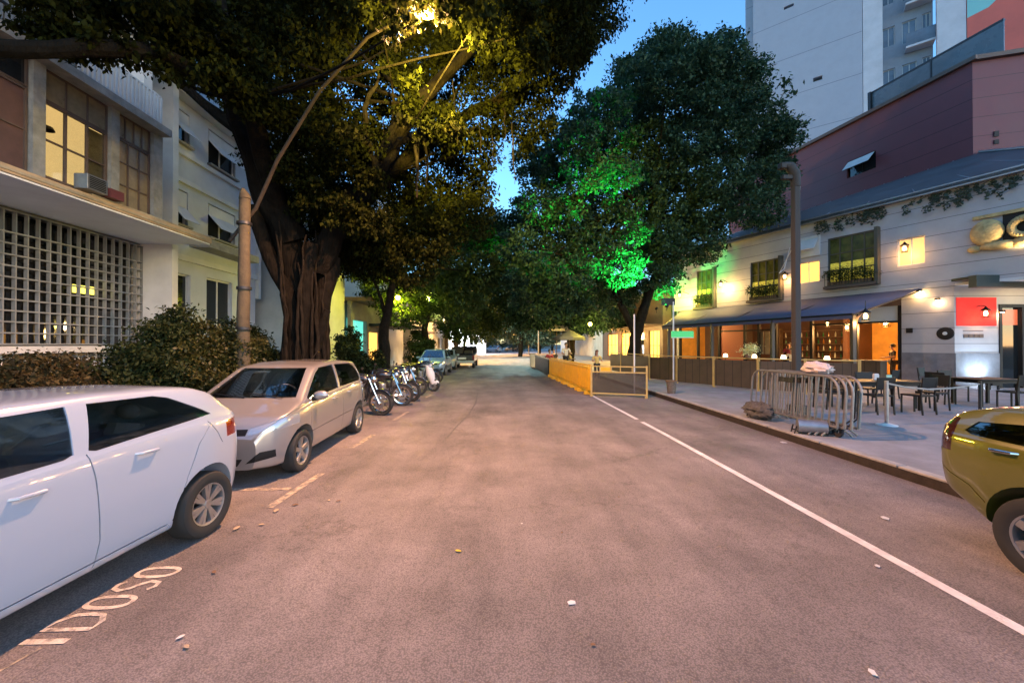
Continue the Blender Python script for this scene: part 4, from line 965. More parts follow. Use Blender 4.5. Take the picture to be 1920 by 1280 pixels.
for i, (s, n_, z, lab, e) in enumerate([(2.6, -1.6, 2.75, 'pendant lamp in the dining room nearest the corner wall', 60), (3.9, -1.2, 2.6, 'low pendant lamp hanging left of the dining room corner', 50), (5.6, -3.2, 2.9, 'pendant lamp above the middle of the dining room', 12), (8.0, -2.6, 2.8, 'pendant lamp behind the dark shutters', 7), (10.8, 1.2, 2.9, 'pendant lamp under the far end of the awning', 12), (11.9, 1.6, 3.1, 'last pendant lamp by the far end of the terrace', 14)]):
    lantern(tuple(MW @ Vector((s, n_, z))), lab, e, hang=.4)
def downlight(loc, n, label, e, col, m=BULB):
    t = thing('downlight', loc, label, 'lamp', 'small lit lamps on the entrance front'); x, y, z = loc
    MB().lathe([(.001, .06), (.08, .06), (.09, 0), (.07, -.02)], (x, y, z), 'Z', 14).build('housing', BLACK, t); MB().lathe([(.001, -.01), (.066, -.01)], (x, y, z - .002), 'Z', 14).ball((x, y, z - .02), (.06, .06, .03), 10, 6).build('bulb', m, t)
    lamp('POINT', (x, y, z - .14), e, col, .08, parent=t)
downlight(tuple(MW @ Vector((.95, .12, 4.02))), 0, 'small amber lamp at the near top corner of the awning', 2.5, (1, .6, .2))
downlight(tuple(MW @ Vector((.42, .14, 3.62))), 0, 'small lamp on the corner wall just left of the red panel', 1.5, (1, .6, .3))
downlight(tuple(MF @ Vector((1.66, .16, 3.1))), 0, 'small lamp between the red panel and the black door', 1.5, (1, .6, .3))
downlight((20.0, 13.3, 4.05), 0, 'lamp under the soffit above the black door', 8, (1, .72, .35))
t = thing('floodlight', (18.52, 13.75, .4), 'blue white floodlight on the ground shining up the grey wainscot', 'floodlight')
MB().box(18.36, 18.68, 13.66, 13.82, .3, .52).build('housing', BLACK, t, bevel=.01); MB().box(18.39, 18.65, 13.822, 13.83, .33, .49).box(18.39, 18.65, 13.68, 13.8, .521, .526).build('lens', BULBW, t)
MB().box(18.33, 18.36, 13.7, 13.78, .15, .45).box(18.68, 18.71, 13.7, 13.78, .15, .45).build('bracket', DMETAL, t)
lamp('SPOT', (18.52, 13.84, .55), 16, (.55, .78, 1), .1, parent=t, target=(18.5, 14.26, 1.35), spot=150, blend=.9)
lamp('SPOT', (18.2, 12.3, 5.0), 25, (1, .72, .35), .05, target=tuple(MW @ Vector((-1.3, 0, 5.8))), spot=60, blend=.8, name='sign_spotlight_light')

# maroon building
rd = thing('maroon_building', (22.2, 18, 8), 'maroon clad block with a dark coping rising behind the slate roof', 'building')
wall(MB(MR), -.75, 14, 8.2, 15.15, -.3, 0, [(3.22, 4.75, 11.95, 12.95)]).build('side_wall', RED, rd)
MR2 = frame(tuple((MR @ Vector((-.75, 0, 0)))[:2]), (.955, -.297), (-.297, -.955))
MB(MR2).box(.0, 12, -.3, 0, 8.2, 15.15).build('front_wall', RED, rd)
MB(MR).box(-.95, 14.1, -.6, .18, 15.152, 15.34).build('coping', BROWN, rd); MB(MR2).box(-.0, 12, -.6, .19, 15.154, 15.35).build('coping', BROWN, rd)
MB(MR).box(3, 5, -1, -.35, 11.5, 13.2).build('dark_room', BLACK, rd)
o = window(rd, MR, 3.22, 4.75, 11.95, 12.95, -.12, 2, 1, BLACK, GLASSD, .04)
MB(MR).prism([(-.02, 12.9), (.01, 12.9), (.5, 12.35), (.47, 12.35)], 'X', 3.3, 4.68).build('shutter', WHITEW, o)
t = thing('wall_vent', tuple(MR2 @ Vector((.9, 0, 11.3))), 'small dark vent low on the near face of the maroon block', 'vent'); MB(MR2).box(.75, .92, .001, .04, 11.5, 11.75).box(.75, .92, .001, .04, 11.15, 11.35).build('grille', BLACK, t)
pr = thing('roof_terrace', tuple(MR @ Vector((1.5, -1.2, 15.2))), 'grey glass parapet and awning on the roof of the maroon block', 'terrace')
MB(MR).box(-1.2, 4.2, -1.28, -1.22, 15.35, 17.0).build('glass_screen', mat('grey_green_glass', (.085, .095, .105), .25, var=.3, vscale=1), pr)
MB(MR).box(-1.2, 4.25, -1.35, -1.2, 17.0, 17.1).box(4.2, 4.35, -1.4, -1.1, 15.3, 17.1).box(1.4, 1.47, -1.3, -1.19, 15.35, 17).build('rail', DMETAL, pr)

# tower
MT = frame((28.4, 30), (-.775, .632), (-.632, -.775))
tw = thing('tower_block', (28.4, 30, 0), 'tall pale blue grey tower with a nearly blank wall and a windowed recess', 'building')
TZ = 52
wall(MB(MT), -.8, 6.6, 0, TZ, -.4, 0, [(1.7, 2.3, 24.0, 24.35), (3.6, 4.3, 31.2, 31.45)]).box(6.3, 6.6, -12, -.4, 0, TZ).build('blank_wall', TOWER, tw)
MB(MT).box(-1.97, -.83, -.4, .0, 0, TZ).build('corner_pier', W2, tw)
MB(MT).box(6.6, 7.3, -5, -1, 0, 34.5).build('rear_wing', TOWER, tw)
MB(MT).box(1.5, 2.5, -.5, -.41, 23.9, 24.5).box(3.5, 4.4, -.5, -.41, 31, 31.6).build('vent', DGREY, tw)
hh = []
for k in range(13): z = 12.2 + k * 3.35 - .1; hh += [(-2.8, -2.08, z, z + 1.5), (-4.0, -3.2, z - .2, z + 1.5), (-4.75, -4.3, z, z + 1.6)]
wall(MB(MT), -4.86, -1.97, 0, TZ, -1.4, -1.1, hh).build('recess_wall', mat('recess_render', (.27, .29, .33), .8, var=.1), tw)
BLGL = mat('blue_grey_glass', (.12, .15, .19), .12, var=.4, vscale=.7)
for h in hh: window(tw, MT, *h, -1.2, 2, 1, WHITEW, BLGL, .05)
for k in range(12):
    o = MB(MT).box(-4.86, -3.3, -1.099, -.3, 14.4 + k * 3.35, 14.55 + k * 3.35).build('balcony', W2, tw)
    MB(MT).box(-4.86, -3.3, -.33, -.3, 14.552 + k * 3.35, 15.5 + k * 3.35).build('balcony_glass', BLGL, o)
MB(MT).box(-6.28, -4.87, -.4, .0, 0, TZ).build('side_pier', W2, tw)
MB(MT).box(-16, -6.31, -.4, .02, 0, TZ).build('mural_wall', mat('coral_mural_paint', (.55, .12, .09), .7, var=.15, vscale=.4), tw)
mb = MB(MT).prism([(-6.32, 25.0), (-7.3, 25.25), (-8.3, 26.2), (-8.7, 29), (-8.4, 31), (-6.32, 33)], 'Y', .022, .03); mb.build('mural_shape', mat('cyan_mural_paint', (.2, .5, .5), .7), tw)
mb = MB(MT).prism([(-8.9, 25.3), (-12, 24.9), (-12, 29), (-9.1, 29.5)], 'Y', .022, .031); mb.build('mural_shape', mat('ochre_mural_paint', (.5, .3, .04), .7), tw)
# more fronts farther along the right side
s1_ = thing('shop', (12.6, 32, 0), 'dark brick shop with small warm windows past the restaurant', 'building')
MS = frame((11.8, 27.2), (0, 1), (-1, 0))
wall(MB(MS), 0, 16, .15, 5.5, -.3, 0, [(.6, 2.6, .6, 2.9), (3.6, 5.4, .4, 2.9), (6.4, 9.4, .6, 2.9), (10.5, 14, .6, 2.9)]).box(0, 16, -8, -.3, .15, 5.5).build('wall', BROWN, s1_)
for a, b_ in ((.6, 2.6), (6.4, 9.4), (10.5, 14)): window(s1_, MS, a, b_, .6, 2.9, -.1, 3, 2, WOOD, LITWARM, .06)
window(s1_, MS, 3.6, 5.4, .4, 2.9, -.1, 2, 1, WOOD, GLASSD, .06)
MB(MS).box(-.3, 16, -8, .9, 5.5, 5.7).build('roof', SLATE, s1_); MB(MS).box(0, 9, .001, 1.2, 3.2, 3.3).build('canopy', BROWN, s1_)
lamp('POINT', (9.8, 29.5, 2.6), 60, (1, .62, .2), .3, name='shop_light'); lamp('POINT', (10.2, 36, 2.6), 90, (1, .6, .15), .3, name='shop_light')
s2_ = thing('building', (14, 60, 0), 'dim building behind the far trees on the right', 'building')
MB().box(13, 26, 45, 80, .1, 9).build('wall', GREYW, s2_)
FIG = [(-14.11,12.05,13.44,1.07),(-13.73,12.89,14.4,1.15),(-11.01,11.53,13.06,1.02),(-10.17,12.04,13.54,1.07),(-10.14,13.42,14.86,1.19),(-7.63,11.85,13.3,1.05),(-6.78,12.7,14.25,1.13),(-4.95,11.65,13.29,1.04),(-4.14,12.19,13.77,1.08),(-2.61,12.59,14.2,1.12),(-1.19,13.14,14.98,1.17),(0.07,13.34,15.02,1.19),(1.43,13.52,15.55,1.2),(2.98,12.0,13.97,1.07),(4.39,12.94,14.93,1.15),(-13.13,12.39,12.4,1.1),(-12.06,12.84,12.8,1.14),(-11.39,13.64,13.41,1.21),(-9.8,13.04,12.99,1.16),(-8.53,13.72,13.73,1.22),(-7.05,13.14,13.17,1.17),(-5.47,12.82,13.2,1.14),(-3.97,13.46,13.82,1.2),(-2.72,13.34,13.73,1.19),(-0.99,12.18,12.49,1.08),(0.29,11.6,12.3,1.03),(1.68,13.15,13.42,1.17),(3.39,13.76,13.96,1.22),(-11.61,12.21,11.46,1.09),(-9.7,11.57,11.05,1.03),(-9.41,12.9,12.28,1.15),(-8.27,13.5,12.47,1.2),(-6.77,13.56,12.75,1.21),(-4.79,12.7,12.05,1.13),(-3.38,12.79,12.04,1.14),(-1.97,12.67,12.06,1.13),(-0.53,12.05,11.51,1.07),(1.02,12.7,12.42,1.13),(2.48,12.45,12.26,1.11),(-10.02,12.92,11.39,1.0),(-8.65,12.94,11.22,1.01),(-6.74,12.31,10.78,0.96),(-5.24,11.55,10.28,0.9),(-4.55,13.72,11.99,1.07),(-2.75,12.86,11.43,1.0),(-1.16,12.22,10.91,0.95),(0.29,12.19,10.86,0.95),(1.73,11.56,10.45,0.9),(-7.85,12.21,9.74,0.95),(-6.31,12.05,9.79,0.94),(-5.3,13.11,10.56,1.02),(-3.17,12.27,10.01,0.95),(-2.11,13.47,10.88,1.05),(-0.1,13.0,10.56,1.01),(1.11,12.02,9.91,0.93),(-6.65,11.94,8.59,0.93),(-5.35,11.92,8.62,0.93),(-3.96,12.98,9.42,1.01),(-2.3,11.8,8.61,0.92),(-0.79,12.12,8.96,0.94),(0.83,12.47,9.02,0.97),(-6.74,11.86,7.53,0.92),(-5.63,13.52,8.56,1.05),(-4.05,13.69,8.75,1.06),(-2.32,13.21,8.38,1.03),(-0.88,12.69,8.26,0.99),(-6.33,12.02,6.83,0.94),(-4.47,12.16,7.1,0.95),(-3.19,13.58,7.41,1.06),(-1.23,13.56,7.56,1.05),(-5.35,11.53,5.9,0.9),(-4.09,12.19,6.03,0.95),(-2.43,12.45,6.11,0.97),(-1.04,12.29,5.99,0.96),(-5.15,12.6,5.44,0.98),(-3.6,11.95,5.12,0.93),(-2.1,11.89,5.08,0.93),(-5.25,13.35,4.87,1.04),(-4.02,12.95,4.77,1.01),(-3.01,12.12,4.43,0.94),(-7.92,7.6,8.24,0.63),(-7.21,7.8,8.17,0.65),(-6.56,8.0,8.2,0.67),(-5.96,8.2,8.26,0.63),(-5.68,8.6,8.12,0.6),(-5.83,9.2,7.87,0.57),(-5.7,9.6,7.55,0.47),(-4.88,8.6,8.73,0.72),(-4.17,8.8,9.28,0.61),(-3.45,8.8,9.43,0.49),(-2.73,9.0,9.62,0.44),(-0.96,9.2,9.85,0.57),(-0.07,9.4,9.66,0.72),(0.87,9.6,9.99,0.8),(1.82,9.6,10.28,0.73),(1.75,10.0,9.64,0.69),(0.78,10.2,9.34,0.71),(-0.41,9.8,9.36,0.48),(-4.73,9.6,7.11,0.6),(-3.97,9.8,7.37,0.61),(-3.37,10.0,7.01,0.53),(-3.97,9.8,6.49,0.68),(-5.12,10.0,6.29,0.62),(-2.68,10.2,8.69,0.37),(-2.26,10.2,8.06,0.48),(-1.66,10.4,7.9,0.52),(-1.32,10.6,7.51,0.44),(-3.23,10.0,5.98,0.5),(-3.91,10.0,5.21,0.62),(-4.58,10.0,5.62,0.56),(-3.36,10.4,5.07,0.52),(-2.85,9.6,8.94,0.29),(-7.69,7.2,7.36,0.4),(-7.22,7.3,7.31,0.46),(-6.74,7.4,7.25,0.41),(-6.33,7.6,7.31,0.42),(-5.98,7.8,7.41,0.45),(-5.6,8.0,7.29,0.47),(-5.49,8.4,7.17,0.47),(-5.4,8.8,7.01,0.39),(-7.93,7.0,7.53,0.44),(-1.66,6.0,7.27,0.37),(-1.1,5.9,7.08,0.21),(-0.65,6.2,7.46,0.43),(-2.26,6.7,7.72,0.32),(-1.21,6.0,7.72,0.5),(-0.34,7.0,7.8,0.39),(-3.0,7.4,8.11,0.41),(0.27,7.6,8.38,0.53),(-0.92,6.3,7.23,0.14),(-1.74,5.9,6.72,0.16),(-1.46,5.7,6.76,0.17),(-1.21,5.8,6.73,0.14),(-3.36,8.3,6.87,0.28),(-3.21,8.5,6.53,0.31),(-3.83,8.6,6.69,0.26),(-1.77,8.0,7.16,0.2),(-1.51,8.1,6.79,0.25),(-2.01,8.3,6.78,0.21),(-1.16,8.4,6.57,0.26),(-1.72,8.6,6.49,0.24),(-3.9,7.6,7.95,0.3),(-3.69,7.8,7.68,0.22),(-4.54,8.0,7.59,0.27),(0.28,8.0,8.28,0.33),(0.78,8.6,8.41,0.36),(-6.02,7.0,8.54,0.88),(-3.68,8.0,9.72,1.0),(-1.01,8.5,10.19,1.06),(1.84,9.0,10.78,1.0),(-7.84,7.0,8.29,0.58)]
RT = [(8.58,18.77,16.4,1.15),(9.81,22.92,19.51,1.4),(9.54,17.87,15.22,1.09),(10.81,21.71,18.33,1.33),(10.65,18.45,15.81,1.13),(13.17,22.44,19.05,1.37),(6.23,18.07,14.44,1.1),(8.29,22.49,17.67,1.37),(7.99,17.74,14.23,1.08),(10.29,22.04,17.4,1.35),(10.93,19.9,15.94,1.22),(12.89,23.37,18.13,1.43),(12.14,18.76,15.26,1.15),(15.33,23.58,18.34,1.44),(4.81,17.71,12.59,1.08),(6.64,22.77,16.06,1.39),(7.43,20.19,14.42,1.23),(8.65,23.87,16.42,1.46),(9.62,19.49,13.9,1.19),(11.87,24.16,16.87,1.48),(10.09,17.81,13.21,1.09),(13.9,23.26,16.78,1.42),(12.58,17.78,13.22,1.09),(14.66,21.8,15.28,1.33),(3.63,17.86,11.17,1.09),(5.15,24.03,14.6,1.47),(6.2,19.9,12.49,1.22),(6.69,21.61,13.7,1.32),(7.69,19.75,12.56,1.21),(9.95,24.3,14.63,1.49),(9.17,18.23,11.6,1.11),(11.53,22.04,13.81,1.35),(11.43,18.6,11.96,1.14),(13.69,22.69,14.12,1.39),(15.08,20.42,13.18,1.25),(16.74,22.74,14.0,1.39),(2.31,19.52,10.35,1.19),(3.1,23.05,12.28,1.41),(4.12,17.79,9.7,1.09),(5.05,23.74,12.17,1.45),(5.42,18.06,9.8,1.1),(6.79,22.3,11.94,1.36),(7.85,19.57,10.42,1.2),(9.89,24.36,12.39,1.49),(9.55,19.25,10.75,1.18),(11.3,22.3,11.89,1.36),(10.79,18.02,9.75,1.1),(13.36,22.58,11.58,1.38),(13.34,18.94,10.14,1.16),(16.75,23.3,12.28,1.42),(1.98,18.94,8.53,1.16),(2.36,23.66,9.74,1.45),(3.33,18.9,8.33,1.16),(4.3,22.19,9.28,1.36),(5.44,20.06,9.06,1.23),(6.02,22.23,9.5,1.36),(7.44,20.08,8.68,1.23),(9.03,24.2,10.44,1.48),(9.1,19.69,8.59,1.2),(10.23,21.76,9.65,1.33),(10.72,19.24,8.78,1.18),(13.51,23.53,10.21,1.44),(12.6,18.13,8.38,1.11),(15.77,23.26,10.43,1.42),(1.0,18.32,6.46,1.12),(2.02,23.5,8.39,1.44),(3.49,20.32,7.08,1.24),(3.46,22.62,7.73,1.38),(4.73,19.46,6.87,1.19),(6.48,23.92,8.09,1.46),(6.58,19.11,7.06,1.17),(7.72,21.84,7.56,1.33),(8.51,19.2,6.92,1.17),(9.36,22.05,7.47,1.35),(10.68,19.47,7.33,1.19),(11.46,21.87,7.57,1.34),(1.46,19.29,5.37,1.18),(1.45,23.16,6.3,1.42),(3.44,17.71,5.05,1.08),(4.58,23.65,6.26,1.45),(5.75,18.3,5.48,1.12),(6.79,22.65,6.18,1.38),(8.1,19.81,5.55,1.21),(9.42,22.56,5.78,1.38),(2.2,21.06,4.33,1.29),(3.75,20.81,4.3,1.27),(6.94,22.34,4.44,1.37),(2.94,20.0,12.91,0.94),(1.82,20.0,11.35,1.0),(4.49,20.0,14.5,0.83),(6.91,20.0,16.39,0.72),(8.35,20.0,17.28,0.67),(15.06,20.0,13.0,0.67),(15.53,20.0,13.3,0.56),(14.7,20.0,11.13,0.89),(4.94,19.0,13.34,0.79),(4.07,20.0,13.22,0.78),(10.08,20.0,17.47,0.78),(11.52,20.0,16.79,0.72),(12.82,20.0,15.54,0.72)]
LT = [(-6.71,19.95,5.82,1.16),(-5.66,21.08,6.93,1.23),(-4.23,22.72,7.97,1.33),(-2.39,23.08,8.41,1.35),(-0.79,22.74,8.01,1.33),(-6.48,21.96,5.02,1.28),(-4.21,19.73,5.25,1.15),(-2.75,20.99,6.06,1.22),(-0.97,19.97,5.59,1.16),(-5.21,21.64,3.79,1.26),(-3.46,21.84,4.42,1.27),(-1.8,20.01,4.21,1.17),(-7.91,20.25,6.71,1.18),(-7.4,22.91,8.62,1.34),(-4.36,19.15,8.06,1.12),(-3.34,23.02,9.98,1.34),(-1.79,23.46,9.17,1.37),(-0.16,23.75,8.95,1.39)]
LT2 = [(-4.8,33.07,9.86,1.65),(-3.09,34.42,10.68,1.72),(-0.72,34.66,11.73,1.73),(0.25,35.07,9.9,1.75),(-4.44,37.82,8.39,1.89),(-1.72,35.49,7.51,1.77),(0.23,32.4,6.58,1.62),(-5.34,36.88,5.67,1.84),(-2.57,33.87,4.9,1.69),(-0.24,34.81,4.51,1.74),(-6.66,35.81,7.04,1.79),(-3.11,30.02,3.3,1.5),(-1.5,36.16,3.36,1.81)]
FAR = [(0.42,58.62,8.78,2.44),(2.78,56.92,10.17,2.37),(5.19,57.24,8.63,2.38),(7.51,56.61,7.78,2.36),(1.88,53.93,5.6,2.25),(5.2,57.3,5.04,2.39),(7.68,52.37,5.14,2.18),(-0.38,57.0,4.62,2.38),(3.67,58.46,3.48,2.44),(6.69,56.44,3.43,2.35),(1.21,57.66,11.88,2.4),(10.76,61.59,9.17,2.57),(12.36,60.92,5.69,2.54),(4.1,53.36,12.63,2.22),(7.11,59.92,12.3,2.5),(0.82,58.23,6.3,2.43)]
RT2 = [(2.66,29.3,5.32,1.47),(4.57,31.16,6.42,1.56),(6.17,30.4,5.47,1.52),(7.64,29.47,5.36,1.47),(3.82,32.23,4.32,1.61),(6.04,34.58,4.03,1.73),(7.15,30.94,3.8,1.55),(9.84,34.22,4.49,1.71),(3.01,33.17,7.63,1.66),(4.79,29.81,7.89,1.49),(7.89,34.15,7.83,1.71),(9.84,32.61,6.2,1.63),(11.9,34.56,4.52,1.73),(2.32,33.3,4.4,1.66)]

# ------------------------------------------------------------------ trees
def leaves(clumps, n, size, droop=.3, shell=.55, twigs=16, seed=1, flat=.8):
    """n leaves spread over sprigs inside the clumps (x, y, z, r); every leaf is a folded quad"""
    r_ = np.random.default_rng(seed); cl = np.array(clumps); wt = cl[:, 3] ** 2; wt /= wt.sum()
    nt = max(1, n // twigs); ci = r_.choice(len(cl), nt, p=wt)
    d = r_.normal(size=(nt, 3)); d /= np.linalg.norm(d, axis=1)[:, None]
    rad = (shell + (1.08 - shell) * r_.random(nt) ** .6) * cl[ci, 3]
    tc = cl[ci, :3] + d * rad[:, None] * np.array([1, 1, flat])
    k = r_.choice(nt, n); sp = np.maximum(.1, cl[ci[k], 3] * .15)
    p = tc[k] + r_.normal(size=(n, 3)) * sp[:, None] * np.array([1, 1, .7])
    ax = r_.normal(size=(n, 3)) + d[k] * .8; ax[:, 2] -= droop * 2; ax /= np.linalg.norm(ax, axis=1)[:, None]
    up = r_.normal(size=(n, 3)) * .7 + np.array([0, 0, 1.]); sd = np.cross(ax, up); sd /= np.linalg.norm(sd, axis=1)[:, None] + 1e-9
    nm = np.cross(sd, ax); L = size * r_.uniform(.6, 1.35, n)[:, None]; W_ = L * .27
    a = p - ax * L * .5; b = p + sd * W_ + nm * W_ * .3; c = p + ax * L * .5; e = p - sd * W_ + nm * W_ * .3
    V = np.stack([a, b, c, e], 1).reshape(-1, 3)
    me = bpy.data.meshes.new('crown'); me.vertices.add(4 * n); me.vertices.foreach_set('co', V.astype(np.float32).ravel())
    me.loops.add(4 * n); me.loops.foreach_set('vertex_index', np.arange(4 * n, dtype=np.int32))
    me.polygons.add(n); me.polygons.foreach_set('loop_start', np.arange(0, 4 * n, 4, dtype=np.int32)); me.polygons.foreach_set('loop_total', np.full(n, 4, np.int32))
    me.update(calc_edges=True); return me
def crown(parent, clumps, n, size, m, name='crown', **k):
    me = leaves(clumps, n, size, **k); off = parent_origin(parent); me.transform(Matrix.Translation(-off)); me.materials.append(m)
    o = bpy.data.objects.new(name, me); C.objects.link(o); o.parent = parent; return o
def wob(pts, rad, k=5, j=.06, seed=0):
    """subdivide a limb and make it irregular"""
    r_ = random.Random(seed); P = []; Q = []
    for i in range(len(pts) - 1):
        a, b = Vector(pts[i]), Vector(pts[i + 1])
        for t in range(k):
            u = t / k; P.append(a.lerp(b, u) + Vector((r_.uniform(-j, j), r_.uniform(-j, j), 0)) * (0 if i == 0 and t == 0 else 1)); Q.append((rad[i] + (rad[i + 1] - rad[i]) * u) * r_.uniform(.93, 1.07))
    P.append(Vector(pts[-1])); Q.append(rad[-1]); return P, Q
def branches(mb, base, clumps, r0=.12, every=2, seed=5, n=6):
    r_ = random.Random(seed)
    for i, c_ in enumerate(clumps):
        if i % every: continue
        b = Vector(base[r_.randrange(len(base))]); e = Vector(c_[:3]); m = b.lerp(e, .5) + Vector((r_.uniform(-.3, .3), r_.uniform(-.3, .3), -.25))
        P, Q = wob([b, m, e], [r0, r0 * .55, r0 * .2], 4, .05, i); mb.tube(P, Q, n, False)
    return mb
def tree(label, loc, trunks, clumps, n, size, lm, bm=BARK, group=None, forks=None, r0=.1, every=2, name='street_tree', **k):
    t = thing(name, loc, label, 'tree', group)
    mb = MB()
    for pts, rad in trunks: P, Q = wob(pts, rad, 5, rad[0] * .12, int(abs(pts[0][0]) * 10)); mb.tube(P, Q, 14)
    branches(mb, forks or [trunks[0][0][-1]], clumps, r0, every); mb.build('trunk', bm, t, True)
    crown(t, clumps, n, size, lm, **k); return t

# the great fig over the street: buttressed trunk, aerial roots, limbs to both sides
ft = thing('fig_tree', (-5.45, 11.2, 0), 'huge dark fig tree with a fluted trunk, its crown arching over the street', 'tree')
mb = MB()
for (dx, dy, r0_, r1_, h, lean, s_d) in [(0, 0, .46, .38, 5.2, (-.55, 0), 1), (-.45, .15, .34, .28, 5.4, (-.75, .1), 2), (.42, .1, .33, .26, 4.4, (.3, .1), 3), (.15, -.45, .26, .2, 4.6, (.35, -.1), 4), (-.25, -.4, .24, .2, 5.6, (-.9, -.1), 5), (.3, .45, .3, .2, 5, (0, .4), 6), (.55, -.25, .16, .1, 2.8, (.25, 0), 7)]:
    P, Q = wob([(-5.5 + dx * .95, 11.2 + dy * 1.3, 0), (-5.5 + dx * .62, 11.2 + dy, .7), (-5.55 + dx * .6, 11.2 + dy * .9, h * .5), (-5.6 + dx + lean[0], 11.2 + dy + lean[1], h)], [r0_ * 1.25, r0_ * .85, r0_ * .75, r1_ * .9], 6, .05, s_d); mb.tube(P, Q, 14)
limbs = [([(-5.9, 11.2, 4.8), (-6.5, 10.8, 6.2), (-6.9, 10.3, 8.2), (-7, 9.8, 10.5)], [.42, .34, .26, .15]),
         ([(-6.2, 11.2, 5.2), (-6.0, 9.5, 7.6), (-6.6, 7.6, 7.5), (-8.2, 6.2, 6.45)], [.26, .2, .15, .12]),
         ([(-5.2, 11.2, 4.0), (-4.4, 11, 5.6), (-3.6, 10.9, 6.6), (-2.3, 10.8, 8.6), (-.5, 10.8, 10.4)], [.36, .28, .24, .2, .1]),
         ([(-3.9, 10.9, 6.3), (-3.0, 10.2, 6.5), (-2.5, 9.9, 7.05), (-2.15, 9.9, 7.2)], [.1, .1, .09, .06]),
         ([(-3.2, 10.1, 6.4), (-3.4, 9.8, 7.2), (-3.35, 9.7, 7.9), (-3.0, 9.7, 8.6)], [.1, .08, .06, .03]),
         ([(-5.2, 11.4, 4.6), (-3.6, 12.6, 7.4), (-1, 12.8, 9.5), (1.8, 12.8, 10.8)], [.3, .24, .17, .08]),
         ([(-5.9, 11.5, 5.0), (-7.5, 12, 8), (-10, 12, 10)], [.3, .22, .1])]
for i, (p_, r_) in enumerate(limbs): P, Q = wob(p_, r_, 5, .05, 20 + i); mb.tube(P, Q, 10)
branches(mb, [(-5, 12.4, 6.5), (-3.6, 12.6, 7.4), (-1, 12.8, 9.5), (-6.9, 10.3, 8.2), (-2.3, 10.8, 8.6)], FIG, .055, 6)
mb.build('trunk', BARK, ft, True)
mb = MB()
for i in range(30):
    a = random.uniform(0, 6.28); x_ = -5.5 + .56 * math.cos(a); y_ = 11.2 + .75 * math.sin(a)
    P, Q = wob([(x_, y_, random.uniform(.3, 1)), (x_ * .9 - .55, y_, 2.6), (x_ * .8 - 1.1 + random.uniform(-.3, .3), y_, random.uniform(3.6, 5.4))], [.05, .035, .02], 6, .04, i); mb.tube(P, Q, 6)
P, Q = wob([(-2.2, 9.9, 7.15), (-2.08, 9.9, 6.5), (-2.1, 9.9, 5.6)], [.05, .04, .02], 5, .02, 9); mb.tube(P, Q, 6)
for i in range(14):
    x_ = random.uniform(-4, 1); y_ = random.uniform(10, 12.5); z_ = random.uniform(7.5, 9); P, Q = wob([(x_, y_, z_), (x_ + .05, y_, z_ - random.uniform(.6, 1.6))], [.018, .008], 5, .03, i); mb.tube(P, Q, 5)
mb.build('aerial_roots', BARKD, ft, True)
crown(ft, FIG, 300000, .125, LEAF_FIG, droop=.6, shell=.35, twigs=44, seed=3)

# broad leaved tree on the right
GB = [(7.6, 21.5, 0.1), (7.7, 21.4, 2.2), (8.3, 21.2, 4.2), (9.0, 21, 6.6)]
tree('big broad leaved tree rising over the right pavement, green light in its lower leaves', (7.6, 21.5, .1), [(GB, [.42, .3, .26, .2]), ([(7.7, 21.4, 2.4), (6.6, 21.3, 4.6), (5.5, 21, 7)], [.22, .17, .12]), ([(9, 21, 6.5), (8.4, 21, 9), (8.6, 21, 13)], [.2, .16, .08]), ([(8.6, 21.1, 5.5), (11, 21, 8), (13, 21, 10)], [.16, .12, .06])],
     RT, 210000, .19, LEAF_R, BARKD, forks=[(5.5, 21, 7), (8.4, 21, 9), (11, 21, 8), (8.5, 21, 11.5)], r0=.09, every=4, shell=.5, twigs=42, droop=.15, seed=4)
tree('slender leaning tree among the motorbikes, yellow lamplight in its leaves', (-5.35, 18.6, 0), [([(-5.45, 18.6, 0), (-5.5, 18.6, 2.6), (-5.1, 18.7, 4.6), (-4.7, 18.8, 6.2)], [.3, .24, .17, .1]), ([(-5.4, 18.6, 3.2), (-5.9, 18.9, 4.6), (-6.5, 19.2, 5.6)], [.1, .07, .04])],
     LT, 42000, .2, LEAF_G, BARKD, 'street trees on the left pavement', r0=.06, shell=.4, twigs=14, seed=5)
tree('second slender tree on the left pavement, beside the pale blue car', (-5.2, 27.8, 0), [([(-5.2, 27.8, 0), (-5.3, 27.9, 3), (-4.9, 28.5, 5.5)], [.3, .22, .14])],
     LT2, 42000, .24, LEAF_G, BARKD, 'street trees on the left pavement', r0=.08, shell=.4, twigs=14, seed=6)
tree('leafy tree behind the big broad leaved one, above the yellow barriers', (6.2, 31.5, .1), [([(5.9, 31.5, 0.1), (6.1, 31.5, 3), (5.6, 31.5, 5.5)], [.34, .25, .14]), ([(6, 31.5, 2.6), (7, 31.5, 5)], [.18, .1])],
     RT2, 42000, .28, LEAF_R, BARKD, r0=.08, shell=.4, twigs=14, seed=7)
FARG = 'far trees closing the end of the street'
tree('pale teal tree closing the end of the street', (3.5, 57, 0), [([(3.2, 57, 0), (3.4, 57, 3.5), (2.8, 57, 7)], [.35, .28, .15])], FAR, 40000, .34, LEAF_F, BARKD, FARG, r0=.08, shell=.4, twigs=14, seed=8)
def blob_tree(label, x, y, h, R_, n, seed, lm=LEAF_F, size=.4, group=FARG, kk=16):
    r_ = random.Random(seed); cl = []
    for i in range(kk):
        a = r_.uniform(0, 6.28); q = R_ * math.sqrt(r_.random()) * .8; cl.append((x + q * math.cos(a), y + q * math.sin(a), h + r_.uniform(-.45, .6) * R_, R_ * r_.uniform(.28, .42)))
    return tree(label, (x, y, 0), [([(x, y, 0), (x + .2, y, h * .5), (x, y, h)], [.32, .24, .1])], cl, n, size, lm, BARKD, group, r0=.07, shell=.4, twigs=14, seed=seed)
